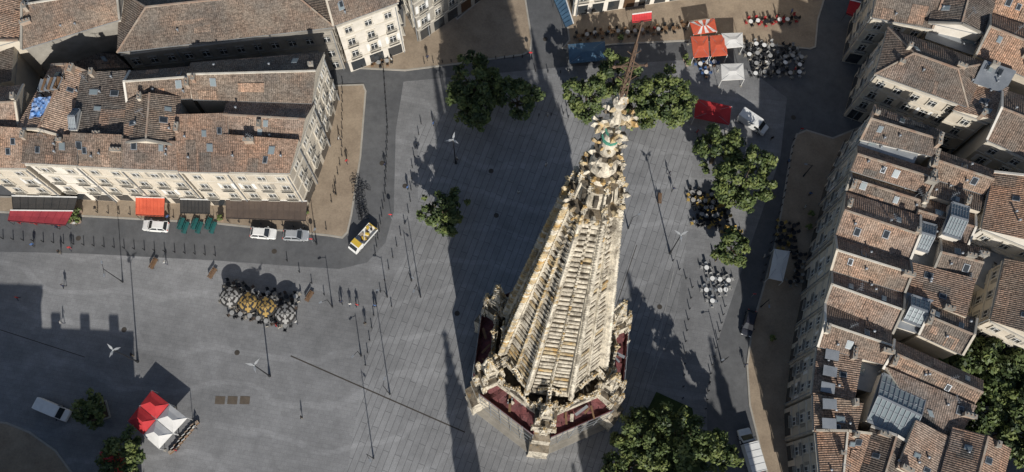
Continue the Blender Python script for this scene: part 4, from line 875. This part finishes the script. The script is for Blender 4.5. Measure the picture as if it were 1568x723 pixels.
def terrace(name,q4,nx,ny,cm,tm,skip=.15,nch=3):
    b=MB(); q=[P(x,y) for x,y in q4]
    for i in range(nx):
        for j in range(ny):
            if random.random()<skip: continue
            c=q[0].lerp(q[1],(i+.5)/nx).lerp(q[3].lerp(q[2],(i+.5)/nx),(j+.5)/ny)+Vector((random.uniform(-.25,.25),random.uniform(-.25,.25),0))
            table(b,c,random.choice(tm)); a0=random.uniform(0,.6)
            for k in range(nch):
                a=a0+k*2*math.pi/nch+random.uniform(-.2,.2); cc=c+Vector((math.cos(a),math.sin(a),0))*random.uniform(.6,.8); chair(b,(cc.x,cc.y,0),a+math.pi,random.choice(cm))
    b.obj(name)
CT="cafe_tables_and_chairs"
terrace(CT,[(348,428),(462,452),(440,508),(334,480)],8,4,["iron_dark","canvas_brown","iron_dark","stone_grey"],["table_top","iron_dark","stone_grey","table_top"],.1,4)
terrace(CT,[(1052,292),(1118,296),(1112,350),(1060,345)],6,5,["yellow_plastic","iron_dark","iron_dark"],["iron_dark","canvas_grey"],.2,4)
terrace(CT,[(1108,350),(1135,352),(1128,362),(1100,360)],3,1,["yellow_plastic"],["iron_dark"],0,4)
terrace(CT,[(1072,405),(1125,412),(1112,470),(1074,466)],4,4,["table_top","zinc","table_top"],["white_paint"],.3,4)
terrace(CT,[(1192,340),(1222,346),(1212,385),(1186,376)],3,4,["yellow_plastic","iron_dark"],["iron_dark"],.1,3)
terrace(CT,[(1208,385),(1232,388),(1222,440),(1200,436)],2,5,["iron_dark","stone_grey"],["iron_dark"],.1,3)
terrace(CT,[(1140,62),(1232,72),(1226,118),(1140,122)],8,4,["iron_dark","table_top","stone_grey"],["iron_dark","table_top","white_paint"],.4,4)
terrace(CT,[(1140,30),(1235,20),(1232,36),(1142,46)],8,1,["iron_dark","cloth_red"],["iron_dark","white_paint"],.2,4)
terrace(CT,[(880,50),(1050,34),(1050,52),(880,64)],14,1,["iron_dark","wood_bench"],["table_top","wood_bench"],.2,4)
terrace(CT,[(876,80),(925,77),(925,98),(878,102)],4,1,["iron_dark"],["wood_bench"],.0,4)
terrace(CT,[(525,90),(612,92),(608,102),(530,102)],7,1,["wood_bench","iron_dark"],["table_top"],.2,4)
terrace(CT,[(1063,92),(1100,90),(1100,120),(1065,124)],3,2,["wood_bench","cloth_blue"],["white_paint"],.2,4)
terrace(CT,[(30,328),(115,330),(112,346),(30,344)],7,1,["cloth_red","iron_dark"],["wood_bench"],.1,3)
b=MB()
for k in range(9):
    q=P(299-4.2*k,650+5*k); b.cbox((q.x,q.y,0),1.3,.5,.5,.7,"wood_bench"); b.cbox((q.x,q.y,.5),1.35,.42,.05,.7,"cloth_white" if k%2 else "chimney_brick")
b.obj("market_crates")
def bench(px,py,rot,m,name="park_bench",L=1.8):
    q=P(px,py); b=MB(); ux=Vector((math.cos(rot),math.sin(rot),0));uy=Vector((-ux.y,ux.x,0)); o=Vector((q.x,q.y,0))
    for k in range(4): b.obox(o-ux*L/2+uy*(k*.14-.28)+Vector((0,0,.43)),ux*L,uy*.11,(0,0,.04),m)
    for k in range(3): b.obox(o-ux*L/2+uy*.3+Vector((0,0,.52+.14*k)),ux*L,uy*.04,(0,0,.1),m)
    for s in (-.8,.7): b.obox(o+ux*s*L/2-uy*.28,ux*.06,uy*.06,(0,0,.43),"iron_dark"); b.obox(o+ux*s*L/2+uy*.26,ux*.06,uy*.06,(0,0,.95),"iron_dark")
    b.obj(name)
for x in (279,300,321):
    bench(x,344,1.35,"teal_paint","teal_bench",2.0); bench(x+7,350,1.35,"teal_paint","teal_bench",2.0)
for x,y,r in ((237,405,1.2),(327,420,1.1),(475,455,1.1),(1010,305,1.5)): bench(x,y,r,"wood_bench")
def flowerpot(px,py):
    q=P(px,py); b=MB(); b.frus(8,(q.x,q.y),.12,.35,.7,.45,"chimney_brick")
    for k in range(14): b.blob((q.x+random.uniform(-.4,.4),q.y+random.uniform(-.4,.4),.85+random.uniform(0,.6)),.22,random.choice(["leaf_mid","leaf_light"]),(1,1,1),.5)
    b.obj("potted_plant")
for x,y in ((118,332),(124,326),(110,340),(122,340),(470,330),(340,336),(1240,330),(1236,350),(1180,520),(950,62),(1052,100),(1048,92)): flowerpot(x,y)
# ------------------------------------------------------------ street lamps
def tri_lamp(px,py,h=10.0,r0=0):
    q=P(px,py); b=MB(); b.frus(10,(q.x,q.y),0,.22,.9,.16,"iron_dark"); b.frus(10,(q.x,q.y),.9,.11,h,.07,"iron_dark")
    for k in range(3):
        a=r0+k*2*math.pi/3; d=Vector((math.cos(a),math.sin(a),0));u=Vector((-d.y,d.x,0)); o=Vector((q.x,q.y,h))
        b.add([o+u*.08,o+d*.5+u*.17+Vector((0,0,.15)),o+d*1.25+Vector((0,0,.28)),o+d*.5-u*.17+Vector((0,0,.15)),o-u*.08,
               o+d*.5+Vector((0,0,.05))],[(0,1,2,3,4),(0,5,1),(1,5,2),(2,5,3),(3,5,4)],"lamp_grey")
        b.beam(o-Vector((0,0,.6)),o+d*.5,.05,.05,"zinc"); b.obox(o+d*.4-u*.12-Vector((0,0,.12)),d*.35,u*.24,(0,0,.1),"zinc")
    b.blob((q.x,q.y,h+.05),.14,"lamp_grey",j=0)
    b.obj("street_lamp")
for x,y,r in ((211,554,.3),(413,576,.9),(698,250,1.4),(1026,388,.5)): tri_lamp(x,y,10.0,r)
def mast(px,py,h=8,arms=1,rot=0):
    q=P(px,py); b=MB(); b.frus(8,(q.x,q.y),0,.14,1,.10,"iron_dark"); b.frus(8,(q.x,q.y),1,.075,h,.05,"iron_dark")
    for k in range(arms):
        a=rot+k*2*math.pi/arms; d=Vector((math.cos(a),math.sin(a),0)); o=Vector((q.x,q.y,h-.2)); b.beam(o,o+d*1.0+Vector((0,0,.25)),.06,.04,"iron_dark"); b.obox(o+d*.8-Vector((-d.y*.12,d.x*.12,-.18)),d*.5,Vector((-d.y,d.x,0))*.24,(0,0,.1),"zinc")
    b.obj("lamp_post")
for x,y,h,a in ((188,432,8,2),(644,455,8,1),(597,604,9,1),(572,702,8,1),(509,470,5,1),(593,455,4,1),(962,350,6,1),(485,374,5,1),(1105,555,5,1),(630,430,5,1),(553,545,4,1),(1230,270,5,1),(1165,470,5,1)): mast(x,y,h,a,random.uniform(0,6))
def bollards(pts,n,name="bollard_row"):
    b=MB(); q=[P(x,y) for x,y in pts]; L=[(q[i+1]-q[i]).length for i in range(len(q)-1)]; tot=sum(L)
    for k in range(n):
        s=tot*k/(n-1)
        for i,l in enumerate(L):
            if s<=l+1e-6: break
            s-=l
        c=q[i].lerp(q[i+1],min(1,s/l)); b.frus(8,(c.x,c.y),0,.08,.9,.065,"iron_dark"); b.frus(8,(c.x,c.y),.9,.10,1.0,.03,"iron_dark")
    b.obj(name)
bollards([(5,366),(120,375),(330,392)],22); bollards([(588,110),(594,200),(590,300),(575,390)],26); bollards([(645,190),(632,250),(628,320),(600,400),(575,470),(560,560)],22)
bollards([(650,98),(760,90),(800,88)],12); bollards([(825,178),(900,172)],5); bollards([(1030,400),(1060,440),(1050,520),(1045,610)],14); bollards([(1110,470),(1090,560),(1078,640)],14)
bollards([(440,400),(500,455),(540,470),(600,470)],8); bollards([(525,130),(524,240),(508,310)],14); bollards([(150,326),(330,338),(500,352)],22)
bollards([(1215,215),(1200,300),(1165,430)],20); bollards([(820,110),(860,112),(870,180)],7)
def sign(px,py,col="canvas_red"):
    q=P(px,py); b=MB(); b.beam((q.x,q.y,0),(q.x,q.y,2.6),.06,.06,"zinc"); n=16
    b.add([(q.x+.3*math.cos(2*math.pi*k/n),q.y-.05,2.3+.3*math.sin(2*math.pi*k/n)) for k in range(n)],[tuple(range(n))],col); b.add([(q.x+.3*math.cos(2*math.pi*k/n),q.y-.02,2.3+.3*math.sin(2*math.pi*k/n)) for k in range(n)],[tuple(range(n))],"zinc"); b.obj("traffic_sign")
for x,y in ((480,372),(600,335),(812,90),(1150,455),(1222,205)): sign(x,y)
# ------------------------------------------------------------ people
def person_template(stride,arm):
    me=bpy.data.meshes.new("p")
    V=[(0,0,.95,.15),(0,0,1.15,.14),(0,.01,1.38,.165),(0,0,1.50,.06),(0,.01,1.58,.095),(0,.015,1.70,.09),
       (.10,0,.90,.095),(.11,stride*.5,.50,.065),(.11,stride*.9-.06,.09,.045),(.11,stride*.9+.12,.04,.04),
       (-.10,0,.90,.095),(-.11,-stride*.35,.50,.065),(-.11,-stride*.95-.06,.12,.045),(-.11,-stride*.95+.10,.05,.04),
       (.20,0,1.42,.065),(.25,-arm*.4,1.15,.045),(.25,-arm*.3+.1,.90,.035),(.25,-arm*.3+.14,.80,.04),
       (-.20,0,1.42,.065),(-.25,arm*.4,1.15,.045),(-.25,arm*.7+.1,.92,.035),(-.25,arm*.7+.16,.83,.04)]
    E=[(0,1),(1,2),(2,3),(3,4),(4,5),(0,6),(6,7),(7,8),(8,9),(0,10),(10,11),(11,12),(12,13),(2,14),(14,15),(15,16),(16,17),(2,18),(18,19),(19,20),(20,21)]
    me.from_pydata([v[:3] for v in V],E,[]); o=bpy.data.objects.new("p",me); S.collection.objects.link(o)
    o.modifiers.new("s",'SKIN')
    for i,v in enumerate(V): me.skin_vertices[0].data[i].radius=(v[3],v[3]*.8)
    me.skin_vertices[0].data[0].use_root=True
    o.modifiers.new("u",'SUBSURF').levels=1
    dg=bpy.context.evaluated_depsgraph_get(); dg.update(); r=bpy.data.meshes.new_from_object(o.evaluated_get(dg)); bpy.data.objects.remove(o); return r
def clothe(base,top,leg,hair="hair"):
    me=base.copy(); me.materials.clear()
    for m in (top,leg,"skin",hair,"cloth_black"): me.materials.append(MT[m])
    for p in me.polygons:
        c=p.center; z=c.z
        if z<.10: k=4
        elif z<.96 and abs(c.x)<.2: k=1
        elif z<.90: k=2
        elif z<1.50: k=0
        elif z>1.64 or (z>1.56 and c.y<0): k=3
        else: k=2
        p.material_index=k; p.use_smooth=True
    return me
t1=person_template(.28,.25); t2=person_template(.04,.03)
PM=[clothe(t1,"cloth_navy","cloth_black"),clothe(t1,"cloth_white","cloth_navy"),clothe(t1,"cloth_red","cloth_navy"),clothe(t2,"cloth_black","cloth_khaki"),clothe(t2,"cloth_blue","cloth_black"),clothe(t2,"cloth_white","cloth_khaki")]
for i,(x,y) in enumerate([(100,440),(97,495),(30,458),(463,640),(664,192),(794,297),(1024,268),(255,404),(110,382),(94,388),(53,377),(836,255),(524,464),(537,468),(548,469),(560,497),(625,290),(838,178),(1030,292),(948,540),(1066,205),(1180,215),(1205,250),(1168,395),(1140,560),(520,215),(532,250),(515,300),(590,60),(600,95),(655,92),(1085,105),(1215,110),(1190,28),(1210,22),(1170,100),(910,58),(930,54),(1000,48),(150,322),(260,335),(118,345),(90,350),(300,655),(272,690),(205,545),(575,470),(700,245),(370,440),(455,495),(425,500),(1095,400),(1238,300),(1230,320),(590,255),(735,90)]):
    q=P(x,y); inst("pedestrian",PM[i%6],(q.x,q.y,0.12 if (y<130 or 320<y<345 or x>1160 or 500<x<560 and y<310) else 0.01),random.uniform(0,6.28),random.uniform(.94,1.04))
